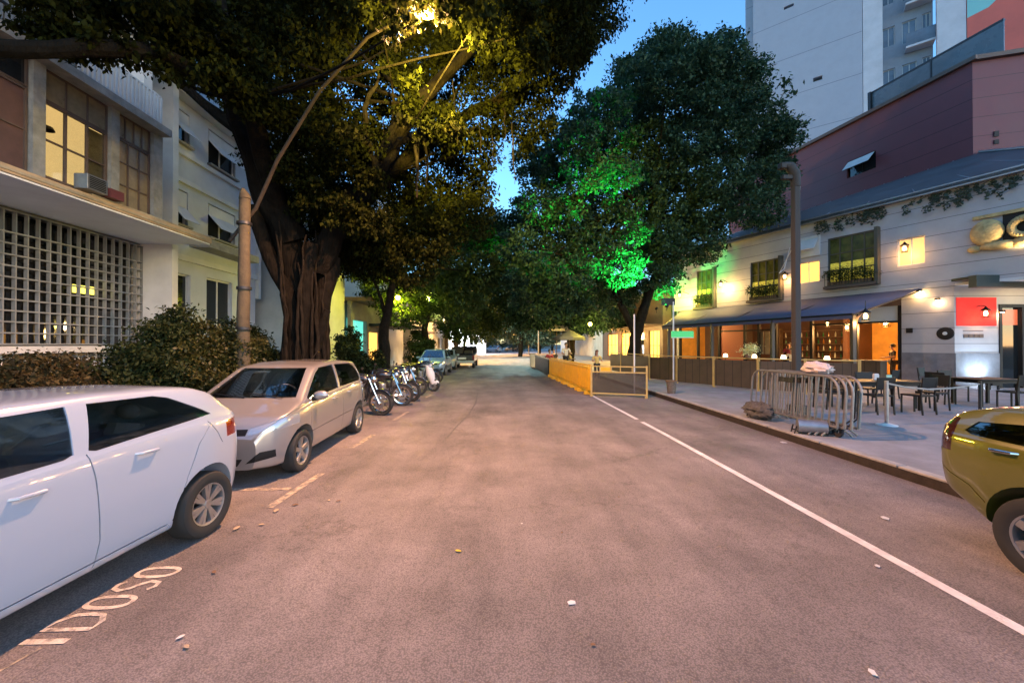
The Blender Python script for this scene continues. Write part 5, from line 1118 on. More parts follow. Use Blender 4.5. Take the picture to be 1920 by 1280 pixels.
blob_tree('dark tree past the pickup on the left pavement', -5.6, 40, 6.2, 3.6, 22000, 11, LEAF_G, .3)
blob_tree('leafy tree behind the pickup, orange lamplight underneath', -5.6, 50, 6.6, 4.2, 22000, 12, LEAF_G, .32)
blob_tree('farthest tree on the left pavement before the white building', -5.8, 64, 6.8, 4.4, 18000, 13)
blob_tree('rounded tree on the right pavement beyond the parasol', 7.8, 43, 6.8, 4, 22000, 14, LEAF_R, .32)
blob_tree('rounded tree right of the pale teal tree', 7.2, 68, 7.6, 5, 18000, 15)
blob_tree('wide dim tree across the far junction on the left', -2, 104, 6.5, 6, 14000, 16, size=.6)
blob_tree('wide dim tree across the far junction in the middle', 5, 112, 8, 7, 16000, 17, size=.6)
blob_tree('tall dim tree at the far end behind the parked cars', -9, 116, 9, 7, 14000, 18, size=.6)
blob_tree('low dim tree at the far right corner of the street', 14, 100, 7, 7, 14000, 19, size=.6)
# shrubs behind the near cars and elsewhere
def shrub(label, clumps, n, size, m, seed, group='shrubs along the left pavement'):
    x_, y_ = clumps[0][0], clumps[0][1]; t = thing('shrub', (x_, y_, .1), label, 'shrub', group); mb = MB()
    for i, c_ in enumerate(clumps):
        for j in range(3):
            P, Q = wob([(x_ + .1 * j, y_, .1), ((x_ + c_[0]) / 2, (y_ + c_[1]) / 2, c_[2] * .6), (c_[0] + .15 * j, c_[1], c_[2] + c_[3] * .3)], [.03, .02, .01], 4, .04, i * 3 + j); mb.tube(P, Q, 5)
    q_ = random.Random(seed); ex = []
    for c_ in clumps:
        for _ in range(5): a = q_.uniform(0, 6.28); e = q_.uniform(-.1, 1.2); ex.append((c_[0] + c_[3] * 1.1 * math.cos(a) * math.cos(e), c_[1] + c_[3] * 1.1 * math.sin(a) * math.cos(e), c_[2] + c_[3] * 1.25 * math.sin(e), c_[3] * .3))
    clumps = [(c_[0], c_[1], c_[2], c_[3] * .85) for c_ in clumps] + ex
    mb.build('stems', BARKD, t); crown(t, clumps, n, size, m, 'foliage', shell=.3, twigs=10, seed=seed, flat=.9); return t
shrub('low brownish shrub behind the roof of the white hatchback', [(-7.6, 6.0, .9, .55), (-7.2, 6.6, .95, .5), (-7.9, 6.7, 1.0, .5), (-6.9, 5.6, .8, .5), (-8.2, 5.6, .9, .55), (-7.3, 5.0, .85, .5), (-8.3, 7.6, .9, .55), (-7, 6.2, 1.1, .4), (-6.6, 4.6, .9, .5)], 26000, .075, LEAF_B, 31)
shrub('tall dark shrub in front of the concrete grille', [(-7.0, 8.1, 1.2, .55), (-7.3, 8.5, 1.6, .5), (-7.5, 8.8, 2.1, .42), (-6.9, 7.8, .8, .5), (-6.8, 8.6, 1.7, .4), (-7.6, 8.2, 1.3, .5), (-7.1, 8.9, 2.2, .32), (-6.5, 8.1, 1.0, .45)], 24000, .085, LEAF_H, 32)
shrub('olive shrub between the dark shrub and the weathered pole', [(-6.3, 8.5, 1.0, .5), (-6.1, 8.9, 1.4, .5), (-6.5, 9.1, 1.8, .42), (-6.0, 8.3, .7, .45), (-6.5, 8.7, 1.4, .45), (-6.2, 9.3, 1.75, .38)], 22000, .075, LEAF_B if False else leafmat('olive_leaves', (.02, .024, .006), (.07, .066, .014)), 33)
shrub('dark shrub right of the weathered pole in front of the blind wall', [(-6.9, 10.8, .9, .5), (-7.1, 11.2, 1.5, .45), (-6.7, 11.4, 1.1, .5), (-7.3, 11.7, 1.9, .4)], 14000, .09, LEAF_H, 34)
shrub('dark shrub to the right of the fig trunk before the teal window', [(-6.2, 16.6, .9, .6), (-6.6, 17.2, 1.4, .55), (-5.9, 17.4, .9, .55), (-6.9, 18, 1.9, .5)], 12000, .12, LEAF_H, 35)
shrub('shrub under the second slender tree on the left', [(-5.6, 26, .9, .7), (-5.2, 27, 1.2, .7), (-5.9, 28, 1.8, .8), (-5.3, 29, 1.2, .7)], 9000, .16, LEAF_G, 36)
for k, (x_, y_, lab) in enumerate([(5.5, 92, 'far low bush just right of the street end'), (9.5, 97, 'wide far bush behind the parked cars at the street end'), (-4.2, 90, 'far low bush on the left in front of the white building'), (.8, 122, 'distant bush closing the street in the middle')]):
    shrub(lab, [(x_ + 1.1 * j, y_ + (j % 2), 1.2 + .5 * (j % 3), 1.3) for j in range(-2, 3)], 5000, .3, LEAF_F, 70 + k, 'bushes at the far end of the street')
for i, (pb, h) in enumerate(PLANTERS):
    cl = [tuple(MW @ Vector((h[0] + .2 + (h[1] - h[0] - .4) * k / 5, .2, h[2] + .35 + .25 * (k % 2)))) + (.24,) for k in range(6)]
    crown(pb, cl, 2600, .07, LEAF_G, 'foliage', shell=.3, twigs=8, seed=40 + i)
crown(sb, [tuple(MF @ Vector((.75 + .22 * k, .85, 4.42))) + (.12,) for k in range(12)], 2500, .06, LEAF_H, 'foliage', shell=.2, twigs=8, seed=50)

# coloured lamps in the trees
def uplight(loc, label, col, e, target, spot=90):
    x, y, z = loc; t = thing('floodlight', loc, label, 'floodlight', 'floodlights aimed up into the trees'); d = (Vector(target) - Vector(loc)).normalized()
    MB().tube([Vector(loc) - d * .12, Vector(loc)], [.06, .08], 12).build('housing', BLACK, t); em = mat('lens_' + label.split()[0], col, .4, emit=col, estr=3)
    MB().tube([Vector(loc) + d * .001, Vector(loc) + d * .004], [.07, .07], 12).build('lens', em, t)
    MB().tube([Vector(loc) - d * .1, (x, y, z - .25)], .015, 6).build('bracket', DMETAL, t)
    lamp('SPOT', tuple(Vector(loc) + d * .05), e, col, .05, parent=t, target=target, spot=spot, blend=.9)
uplight((7.3, 16.5, 3.55), 'green floodlight on top of the street name pole', (.02, 1, .12), 3000, (4.9, 18.6, 7.0), 72)
uplight((8.6, 20.6, 3.8), 'green floodlight on the pavement side of the big right hand tree', (.05, 1, .15), 450, (12.0, 25, 6.6), 70)
def globe(loc, label, col, e):
    x, y, z = loc; t = thing('globe_lamp', loc, label, 'lamp', 'globe lamps hung in the left trees'); MB().ball(loc, .13, 14, 10).build('globe', mat('globe_' + str(len(MATS)), col, .4, emit=col, estr=4), t, True); MB().tube([(x, y, z + .13), (x, y, z + 1.2)], .01, 5).build('cord', BLACK, t); lamp('POINT', (x, y, z - .2), e, col, .15, parent=t)
globe((-5.3, 20.4, 4.3), 'yellow globe lamp hung beside the slender leaning tree', (1, .85, .05), 75)
globe((-4.1, 22.5, 4.5), 'yellow green globe lamp hung beyond the slender leaning tree', (.9, 1, .12), 80)
globe((6.6, 27.5, 3.3), 'yellow globe lamp under the leafy tree above the yellow barriers', (1, .75, .1), 55)

# ------------------------------------------------------------------ street lamp on the weathered pole
sp = thing('street_lamp', (-5.7, 8.8, 0), 'weathered brown pole sawn off at the top with a long slanting lamp arm', 'street lamp')
P, Q = wob([(-5.7, 8.8, 0), (-5.71, 8.8, 2.5), (-5.69, 8.8, 5.1)], [.13, .12, .11], 8, .006, 3)
mb = MB().tube(P, Q, 18); mb.tube([(-5.69, 8.8, 5.1), (-5.7, 8.8, 5.2), (-5.74, 8.8, 5.34)], [.12, .1, .03], 18); mb.build('pole', POLE_W, sp, True)
mb = MB()
for z in (2.2, 3.1, 4.55): mb.lathe([(.14, -.03), (.15, -.03), (.15, .03), (.14, .03)], (-5.7, 8.8, z), 'Z', 18)
mb.build('band', DMETAL, sp, True)
ARMM = mat('rusty_arm', (.03, .022, .015), .8, var=.4, vscale=5)
arm = [(-6.15, 8.98, 4.2), (-5.56, 8.98, 4.96), (-4.78, 8.45, 5.83), (-3.56, 7.75, 6.9), (-2.4, 7.1, 7.48), (-1.79, 6.8, 7.54)]
MB().tube([Vector(arm[0]).lerp(Vector(arm[1]), 0), *arm[1:]], [.034, .04, .037, .032, .028, .024], 10).build('arm', ARMM, sp, True)
MB().tube([(-1.79, 6.8, 7.54), (-1.42, 6.60, 7.53), (-0.97, 6.40, 7.51)], [.028, .08, .04], 12).build('lamp_head', METAL, sp, True)
MB().ball((-1.22, 6.5, 7.41), (.15, .08, .05), 12, 6).build('lamp_glass', mat('sodium_glass', (1, .7, .2), .4, emit=(1, .55, .08), estr=9), sp, True)
SOD = (1, .45, .26)
lamp('SPOT', (-1.22, 6.5, 7.29), 510, SOD, .07, parent=sp, target=(-1.12, 6.20, 0), spot=165, blend=.5)
lamp('POINT', (-1.22, 6.5, 7.21), 90, (1, .66, .1), .1, parent=sp)
lamp('SPOT', (-1.22, 6.5, 7.25), 900, (1, .68, .08), .1, parent=sp, target=(-1.0, 9.6, 8.3), spot=100, blend=.7)  # extra spot added to turn the fig leaves yellow, apart from the road light
def road_lamp(x, y, z, label, e, side=-1):
    t = thing('street_lamp', (side * 5.2, y, 0), label, 'street lamp', 'lit street lamps farther along the street'); X = side * 5.2
    MB().tube([(X, y, 0), (X, y, z - .6), (X * .85, y, z), (x, y, z + .1)], [.09, .07, .05, .04], 8).build('pole', CONCR, t, True)
    MB().ball((x, y, z), (.3, .12, .08), 12, 6).build('lamp_glass', MATS['sodium_glass'], t, True)
    lamp('POINT', (x, y, z - .2), e, (1, .5, .12), .15, parent=t)
road_lamp(-2.6, 43, 6.2, 'lit street lamp behind the pickup on the left', 900)
road_lamp(-2.2, 36.5, 5.4, 'lit street lamp just above the pickup', 350)
road_lamp(2.2, 66, 7.5, 'lit street lamp far along on the right side', 1200, 1)

t = thing('street_lamp', (4.9, 47, 0), 'white lamp on a pole on the right, added to light the pale teal tree', 'street lamp', 'lit street lamps farther along the street')  # cool lamp added to brighten the far trees
MB().tube([(4.9, 47, 0), (4.9, 47, 6.4), (4.2, 47, 6.9), (2.6, 47, 6.9)], [.09, .06, .05, .04], 8).build('pole', CONCR, t, True); MB().ball((2.5, 47, 6.85), (.3, .12, .07), 12, 6).build('lamp_glass', BULBW, t, True); lamp('POINT', (2.5, 47, 6.5), 420, (.6, 1, .95), .15, parent=t)
# grey pole on the right pavement
gp = thing('lamp_post', (6.9, 8.65, .15), 'plain grey square post behind the crowd barriers, bent dark fitting on top', 'post')
POSTM = mat('dull_grey_post', (.028, .027, .028), .8, var=.2, vscale=2)
MB().box(6.82, 6.96, 8.59, 8.73, .45, 5.6).build('post', POSTM, gp, bevel=.02); MB().box(6.75, 7.05, 8.5, 8.8, .15, .45).build('foot', DMETAL, gp, bevel=.02)
MB().tube([(6.9, 8.65, 5.5), (6.87, 8.65, 5.8), (6.75, 8.65, 5.98), (6.62, 8.65, 6.0)], [.09, .11, .1, .07], 12).build('bent_fitting', POSTM, gp, True)
MB().box(6.5, 6.64, 8.58, 8.72, 5.9, 6.04).build('camera_housing', BLACK, gp, bevel=.02); MB().box(6.56, 6.819, 8.6, 8.7, 5.66, 5.76).build('bracket', BLACK, gp, bevel=.01)
MB().tube([(7.0, 8.65, 5.6), (7.9, 9.9, 4.6), (9.9, 13.2, 4.35), (13, 17, 5.3), (15.2, 19.5, 6.9)], .012, 5).build('cable', WHITEW, gp)

# crowd control barriers: four nested, long axis along the kerb
BARM = mat('galvanised_bars', (.2, .195, .19), .5, .6, var=.25, vscale=6)
def crowd_barrier(label):
    t = thing('crowd_barrier', (0, 0, 0), label, 'barrier', 'grey crowd control barriers')
    h = 1.1; r = .28; pts = [(0, -1.15, .2)] + [(0, -1.15, h - r)] + [(0, -1.15 + r - r * math.cos(a), h - r + r * math.sin(a)) for a in (.4, .8, 1.2, 1.57)]
    pts += [(0, 1.15 - r + r * math.sin(a), h - r + r * math.cos(a)) for a in (0, .4, .8, 1.2, 1.57)] + [(0, 1.15, .2), (0, -1.15, .2)]
    MB().tube(pts, .024, 8).build('frame', BARM, t, True)
    mb = MB()
    for i in range(1, 14):
        y = -1.15 + 2.3 * i / 14; zt = h if abs(y) < 1.15 - r else h - r + math.sqrt(max(0, r * r - (abs(y) - 1.15 + r) ** 2)); mb.tube([(0, y, .2), (0, y, zt)], .013, 6)
    mb.build('bars', BARM, t, True)
    for y in (-.85, .85): MB().tube([(-.28, y, 0), (-.22, y, .06), (0, y, .2), (.22, y, .06), (.28, y, 0)], .018, 6).build('foot', BARM, t, True)
    MB().box(-.012, .012, -.1, .3, .9, 1.0).build('plate', DMETAL, t)
    return t
cb = crowd_barrier('outermost grey crowd barrier, nearest the kerb'); cb.location = (6.05, 7.85, .15); cb.rotation_euler = (0, R(3), R(1))
for i, (x_, y_, rz, ry, lab) in enumerate([(6.17, 7.78, -2, 4, 'second grey crowd barrier counted from the kerb'), (6.29, 7.72, -4, 3, 'third grey crowd barrier counted from the kerb'), (6.42, 7.75, -3, 5, 'innermost grey crowd barrier, nearest the restaurant tables')]):
    q = copy_tree(cb); q.location = (x_, y_, .15); q.rotation_euler = (0, R(ry), R(rz)); tag(q, lab, 'barrier', 'grey crowd control barriers')
def cloth_heap(loc, rx, ry, rz_, m, nm, lab, cat, seed):
    mb = MB(); mb.ball((0, 0, 0), (rx, ry, rz_), 26, 16); r_ = random.Random(seed); w_ = [(r_.uniform(3, 9) / rx * .12, r_.uniform(0, 6), r_.uniform(-1, 1), r_.uniform(-1, 1), r_.uniform(-1, 1)) for _ in range(7)]
    mb.v = [tuple(c * (1 + .08 * sum(math.sin(k * 40 * (v[0] * a + v[1] * b_ + v[2] * c_) + p_) for k, p_, a, b_, c_ in w_) / 1.6) for c in v) for v in mb.v]
    o = mb.build(nm, m, None, True); o.location = loc; return tag(o, lab, cat)
cloth_heap((6.35, 7.45, 1.36), .2, .3, .13, mat('pinkish_white_plastic', (.55, .45, .42), .5), 'plastic_bag', 'crumpled pinkish white bag lying on top of the crowd barriers', 'bag', 4)
cloth_heap((5.95, 8.6, .33), .22, .42, .2, mat('grey_sack', (.08, .075, .07), .9, var=.6, vscale=12), 'sack', 'grey striped sack slumped under the far end of the crowd barriers', 'sack', 5)
hc = thing('hand_cart', (6.75, 7.75, .15), 'small grey tool trolley with two wheels in front of the barriers', 'trolley')
MB().tube([(6.5, 7.95, .3), (6.9, 7.75, .3)], [.13, .13], 18).build('tank', METAL, hc, True)
MB().tube([(6.45, 7.9, .2), (7.0, 7.62, .2), (7.25, 7.5, .5), (7.28, 7.5, 1.0)], .015, 6).tube([(6.5, 8.08, .2), (7.05, 7.8, .2), (7.3, 7.6, .5), (7.33, 7.6, 1.0), (7.28, 7.5, 1.0)], .015, 6).build('handle', DMETAL, hc, True)
for x_, y_ in ((6.98, 7.6), (7.08, 7.82)): MB().lathe([(.05, -.02), (.11, -.025), (.125, 0), (.11, .025), (.05, .02), (.05, -.02)], (x_, y_, .277), 'X', 20).build('wheel', RUBBER, hc, True)
MB().tube([(6.45, 7.9, .3), (6.42, 7.92, .15)], .014, 6).tube([(6.52, 8.08, .3), (6.5, 8.1, .15)], .014, 6).build('stand', DMETAL, hc)

for ch in [x for x in C.objects if x.parent == hc]: pass
hc.location = (5.95, 6.95, .15)
# street name sign, thin white pole, basket
sn = thing('street_sign', (7.62, 16.5, .15), 'white pole with a green street name plate and a small dark plate on top', 'sign')
MB().tube([(7.62, 16.5, .15), (7.62, 16.5, 3.7)], .035, 10).build('pole', WHITEW, sn, True)
MB().box(7.5, 8.5, 16.44, 16.46, 2.12, 2.42).build('green_plate', GREENS, sn, bevel=.004); MB().box(7.5, 8.5, 16.435, 16.439, 2.125, 2.15).build('plate_edge', WHITEW, sn)
MB().box(7.1, 7.7, 16.48, 16.5, 3.55, 3.85).build('top_plate', BLACK, sn)
t = thing('pole', (5.05, 14.1, 0), 'thin white pole rising behind the yellow framed panel', 'pole'); MB().tube([(5.0, 14.0, 0), (5.0, 14.0, 2.95)], .028, 8).build('pole', WHITEW, t, True); MB().lathe([(.001, .03), (.12, .02), (.14, 0)], (5, 14, .002), 'Z', 16).build('base', DMETAL, t)
t = thing('waste_basket', (5.98, 13.1, .15), 'small woven grey waste basket at the kerb beside the yellow framed panel', 'basket')
mb = MB().lathe([(.001, 0), (.13, 0), (.18, .42), (.165, .42), (.12, .03), (.001, .03)], (5.98, 13.1, .15), 'Z', 20)
mb.build('basket', mat('woven_grey', (.12, .1, .08), .9, var=.5, vscale=25, bump=1, bscale=60), t); MB().lathe([(.175, .4), (.2, .41), (.2, .45), (.175, .45), (.175, .4)], (5.98, 13.1, .15), 'Z', 20).build('rim', WOOD, t)

# yellow plastic barriers in a row and the framed end panel
def yellow_barrier(label):
    t = thing('yellow_barrier', (0, 0, 0), label, 'barrier', 'yellow plastic barriers along the parklet')
    mb = MB().box(-.05, .05, -.62, .62, .16, 1.02)
    for i in range(9): y = -.55 + i * .1375; mb.box(-.1, -.051, y - .03, y + .03, .24, .94)
    mb.box(-.1, -.051, -.62, .62, .95, 1.02).box(-.1, -.051, -.62, .62, .16, .22)
    mb.build('panel', YEL, t, bevel=.008)
    MB().tube([(0, -.63, 1.07), (0, .63, 1.07)], .035, 8).build('top_rail', YEL, t, True)
    for y in (-.45, .45): MB().box(-.2, .2, y - .06, y + .06, 0, .15).build('foot', YEL, t, bevel=.02)
    return t
ords = ['first', 'second', 'third', 'fourth', 'fifth', 'sixth']
yb0 = None
for i in range(6):
    tt = (i + .5) / 6; X = 3.34 + (2.95 - 3.34) * tt; Y = 13.85 + (21.75 - 13.85) * tt; lab = ords[i] + ' yellow plastic barrier counted from the framed end panel'
    if i == 0: yb0 = yellow_barrier(lab); q = yb0
    else: q = copy_tree(yb0); tag(q, lab, 'barrier', 'yellow plastic barriers along the parklet')
    q.location = (X, Y, 0); q.rotation_euler = (0, 0, R(2.8 + (-1) ** i * 1.5))
ME = frame((3.34, 13.72), (5.09 - 3.34, 13.04 - 13.72), (-.36, -.93))
t = thing('framed_panel', (4.2, 13.4, 0), 'yellow framed end panel with a smoked see-through sheet', 'barrier'); L_ = 1.88; FR = mat('pale_yellow_frame', (.42, .3, .1), .6, var=.2)
mb = MB(ME)
for s in (0, L_): mb.box(s - .03, s + .03, -.03, .03, 0, 1.1)
for z in (.1, .86, 1.06): mb.box(.03, L_ - .03, -.025, .025, z - .02, z + .02)
for k in (.3, .7, 1.0, 1.4): mb.box(k - .015, k + .015, -.02, .02, .88, 1.04)
mb.build('frame', FR, t); MB(ME).box(.035, L_ - .035, -.008, .008, .125, .835).build('sheet', MESHY, t)
MB(ME).box(.33, .67, -.012, .012, .89, 1.03).build('plate', YEL, t)
for s in (.02, L_ - .02): MB(ME).box(s - .05, s + .05, -.2, .2, .0, .06).build('foot', FR, t)
# parklet behind the barriers
pk = thing('parklet', (4.2, 24, 0), 'dark timber parklet with a low black planter wall beyond the yellow barriers', 'parklet')
MB().box(2.95, 5.5, 21.95, 30, .0, .16).build('deck', WOOD, pk); MB().box(2.85, 2.94, 22, 30, 0, .95).build('planter_wall', BLACK, pk, bevel=.02); MB().box(2.8, 3.0, 22, 30, .952, 1.0).build('top_board', CONCR, pk)
t = thing('kerb_block', (2.7, 31, 0), 'pale square block at the far end of the parklet', 'block'); MB().box(2.55, 2.95, 30.8, 31.3, 0, 1.05).build('block', WHITEW, t, bevel=.03); MB().box(2.53, 2.97, 30.78, 31.32, 1.052, 1.1).build('cap', CONCR, t)
def umbrella(x, y, h, r, m, label):
    t = thing('parasol', (x, y, .15), label, 'parasol'); MB().tube([(x, y, .15), (x, y, h)], .03, 8).build('pole', WOOD, t)
    vs = [(x, y, h + .05)]; k = 8
    for i in range(k): a = 2 * math.pi * i / k; vs.append((x + r * math.cos(a), y + r * math.sin(a), h - .55))
    for i in range(k): a = 2 * math.pi * i / k; vs.append((x + r * math.cos(a), y + r * math.sin(a), h - .75))
    mb = MB().add(vs, [(0, 1 + i, 1 + (i + 1) % k) for i in range(k)] + [(1 + i, 9 + i, 9 + (i + 1) % k, 1 + (i + 1) % k) for i in range(k)]); o = mb.build('canopy', m, t); q = o.modifiers.new('s', 'SOLIDIFY'); q.thickness = .01
    MB().lathe([(.001, .12), (.25, .1), (.28, 0), (.001, 0)], (x, y, .15), 'Z', 14).build('base', CONCR, t)
umbrella(5.0, 33, 3.7, 1.4, CL_WHT, 'cream parasol with a drooping edge over the far tables')
umbrella(5.3, 28.5, 2.9, 1.2, mat('dark_parasol', (.04, .045, .04), .8), 'dark parasol under the trees beside the parklet')
# fence of the terrace
fp = [(11.4, 11.75), (9.41, 13.61), (7.75, 16.45), (7.25, 18.2), (7.1, 24.2)]; n_ = 0
segs = []
for (x0, y0), (x1, y1) in zip(fp, fp[1:]):
    L_ = math.hypot(x1 - x0, y1 - y0); k = max(1, round(L_ / 1.75))
    for i in range(k): segs.append(((x0 + (x1 - x0) * i / k, y0 + (y1 - y0) * i / k), (x0 + (x1 - x0) * (i + 1) / k, y0 + (y1 - y0) * (i + 1) / k)))
fl = ['fence panel right behind the grey crowd barriers, ending at the post by the tables', 'fence panel behind the far half of the crowd barriers', 'fence panel left of the grey post', 'fence panel between the grey post and the street name sign', 'fence panel directly behind the street name sign', 'fence panel left of the street name sign', 'fence panel behind the thin white pole', 'fence panel near the big tree trunk', 'last fence panel beside the tree trunk']
for i, (a_, b_) in enumerate(segs):
    L_ = math.hypot(b_[0] - a_[0], b_[1] - a_[1]); d = ((b_[0] - a_[0]) / L_, (b_[1] - a_[1]) / L_); n = (d[1], -d[0]) if d[0] > 0 else (-d[1], d[0]); n = (-abs(d[1]), -abs(d[0])); MFn = frame(a_, d, n)
    t = thing('terrace_fence', (a_[0], a_[1], .15), 'brown ' + fl[min(i, 8)], 'fence', 'low board fence panels around the terrace')
    MB(MFn).box(.05, L_ - .05, -.02, .02, .22, 1.24).build('panel', FENCE, t); MB(MFn).box(-.04, .04, -.04, .04, .15, 1.36).build('post', FR, t)
    MB(MFn).box(.045, L_ - .045, -.035, .035, 1.3, 1.345).build('rail', FR, t)
# stanchion, tables, chairs
st = thing('stanchion', (8.15, 7.8, .15), 'slim grey stanchion on a white round base left of the black table', 'stanchion')
MB().tube([(8.15, 7.8, .18), (8.15, 7.8, 1.08)], .035, 12).build('post', METAL, st, True); MB().lathe([(.001, .05), (.05, .045), (.17, .015), (.18, 0)], (8.15, 7.8, .15), 'Z', 20).build('base', WHITEW, st, True)
MB().tube([(8.15, 7.8, 1.03), (8.7, 7.95, .93), (9.4, 8.1, .86), (10.2, 8.3, .86), (11.1, 8.5, .93)], [.02] * 5, 6).build('rope', METAL, st, True)
t = thing('stanchion', (11.1, 8.5, .15), 'dark stanchion holding the far end of the rope', 'stanchion'); MB().tube([(11.12, 8.5, .15), (11.12, 8.5, 1.0)], .03, 8).build('post', DMETAL, t); MB().lathe([(.001, .04), (.16, .015), (.17, 0)], (11.12, 8.5, .15), 'Z', 16).build('base', DMETAL, t)
def table(x, y, w_, d_, label):
    t = thing('table', (x, y, .15), label, 'table', 'black tables on the pavement'); MB().box(x - w_, x + w_, y - d_, y + d_, .86, .9).build('table_top', BLACK, t, bevel=.01)
    for sx in (-1, 1):
        for sy in (-1, 1): MB().box(x + sx * (w_ - .08) - .03, x + sx * (w_ - .08) + .03, y + sy * (d_ - .08) - .03, y + sy * (d_ - .08) + .03, .15, .858).build('leg', BLACK, t)
    MB().box(x - w_ + .1, x + w_ - .1, y - d_ + .06, y + d_ - .06, .78, .855).build('apron', BLACK, t)
    return t
table(9.9, 9.8, .95, .42, 'long black table behind the stanchion'); table(13.6, 10.3, .6, .4, 'black table cut by the right edge behind the yellow car'); table(11.2, 14.6, .6, .4, 'black table under the awning by the corner')
CH = None
def chair(label):
    t = thing('chair', (0, 0, 0), label, 'chair', 'black chairs around the pavement tables')
    MB().box(-.22, .22, -.22, .22, .43, .47).build('seat', BLACK, t, False, 'local', bevel=.012)
    mb = MB().prism([(-.22, .62), (-.19, .62), (-.235, .9), (-.265, .9)], 'X', -.2, .2)
    mb.build('backrest', BLACK, t, False, 'local', bevel=.008)
    for s in (-1, 1):
        MB().tube([(s * .2, .2, 0), (s * .2, .2, .43)], .02, 4).build('leg', BLACK, t, False, 'local'); MB().tube([(s * .21, -.24, 0), (s * .21, -.2, .45), (s * .21, -.25, .9)], .02, 4).build('leg', BLACK, t, False, 'local')
    return t
for i, (x_, y_, rz, lab) in enumerate([(9.3, 9.15, 0, 'black chair on the street side of the long table, left'), (10.3, 9.1, 8, 'black chair on the street side of the long table, right'), (9.4, 10.55, 180, 'black chair behind the left half of the long table'), (10.5, 10.5, 170, 'black chair behind the right half of the long table'),
    (11.25, 9.6, 95, 'black chair at the right end of the long table'), (12.7, 10.6, -80, 'black chair left of the table cut by the right edge'), (12.2, 11.7, 20, 'black chair alone in front of the floodlit wainscot'), (13.5, 9.6, 0, 'black chair on the street side of the table at the right edge'), (13.7, 11.1, 180, 'black chair behind the table at the right edge'), (14.5, 12.4, 200, 'black chair near the black door'), (8.75, 9.9, -90, 'black chair at the left end of the long table'), (11.0, 13.8, 0, 'black chair under the awning by its first post')]):
    if CH is None: CH = chair(lab); q = CH
    else: q = copy_tree(CH); tag(q, lab, 'chair', 'black chairs around the pavement tables')
    q.location = (x_, y_, .15); q.rotation_euler = (0, 0, R(rz))
t = thing('napkin_holder', (10.0, 9.85, .9), 'white napkin holder standing on the long black table', 'napkin holder'); MB().box(9.93, 10.07, 9.82, 9.88, .902, 1.05).build('holder', WHITEW, t, bevel=.01); MB().box(9.94, 10.06, 9.83, 9.87, 1.052, 1.07).build('napkins', PAPER, t)
t = thing('menu_stand', (10.3, 9.8, .9), 'pale green menu card beside the napkin holder', 'menu'); MB().box(10.24, 10.38, 9.79, 9.81, .902, 1.04).build('card', mat('mint_card', (.3, .5, .42), .6), t); MB().box(10.22, 10.4, 9.77, 9.83, .9, .91).build('base', BLACK, t)
t = thing('flower_pot', (9.2, 14.2, 1.35), 'pot of yellow white flowers on the terrace fence behind the barriers', 'flower pot'); MB().lathe([(.001, 0), (.09, 0), (.12, .16), (.001, .16)], (9.2, 13.86, 1.35), 'Z', 14).build('pot', WOOD, t)
crown(t, [(9.2, 13.86, 1.62, .16), (9.28, 13.8, 1.72, .12)], 700, .06, mat('cream_petals', (.6, .6, .25), .6), 'flowers', shell=.2, twigs=6, seed=61)
# small table lamps on the terrace
for i, s in enumerate((3.4, 5.2, 6.6, 8.2)):
    p = MW @ Vector((s, 1.8, 1.15)); t = thing('table_lamp', tuple(p), ['low glowing table lamp nearest the corner', 'second glowing table lamp along the terrace', 'third glowing table lamp along the terrace', 'farthest glowing table lamp on the terrace'][i], 'lamp', 'glowing table lamps on the terrace')
    MB().tube([p - Vector((0, 0, .2)), p], .02, 6).build('stem', BLACK, t); MB().lathe([(.12, 0), (.08, .16), (.001, .17)], tuple(p), 'Z', 12).build('shade', mat('table_lamp_glow' + str(i), (1, .8, .6), .5, emit=(1, .75, .45), estr=.9), t)
    tt = thing('table', tuple(p - Vector((0, 0, 1))), ['dark terrace table under the lamp nearest the corner', 'dark terrace table under the second lamp', 'dark terrace table under the third lamp', 'dark terrace table under the farthest lamp'][i], 'table', 'dark tables on the terrace')
    MB().box(p.x - .45, p.x + .45, p.y - .35, p.y + .35, .9, .94).build('table_top', WOOD, tt, bevel=.01); MB().tube([(p.x, p.y, .15), (p.x, p.y, .9)], .04, 8).lathe([(.001, .03), (.25, .02), (.26, 0)], (p.x, p.y, .15), 'Z', 12).build('leg', BLACK, tt)

# ------------------------------------------------------------------ people
def skin_mesh(nodes, edges, sub=1):
    me = bpy.data.meshes.new('s'); me.from_pydata([n[:3] for n in nodes], edges, []); o = bpy.data.objects.new('s', me); C.objects.link(o)
    o.modifiers.new('skin', 'SKIN'); ly = me.skin_vertices[0] if me.skin_vertices else None
    if ly is None:
        bm = bmesh.new(); bm.from_mesh(me); bm.verts.layers.skin.verify(); bm.to_mesh(me); bm.free(); ly = me.skin_vertices[0]
    for i, n in enumerate(nodes): ly.data[i].radius = (n[3], n[4] if len(n) > 4 else n[3]); ly.data[i].use_root = i == 0
    s = o.modifiers.new('sub', 'SUBSURF'); s.levels = s.render_levels = sub
    m2 = bpy.data.meshes.new_from_object(o.evaluated_get(bpy.context.evaluated_depsgraph_get())); bpy.data.objects.remove(o)
    m2.polygons.foreach_set('use_smooth', [True] * len(m2.polygons)); return m2
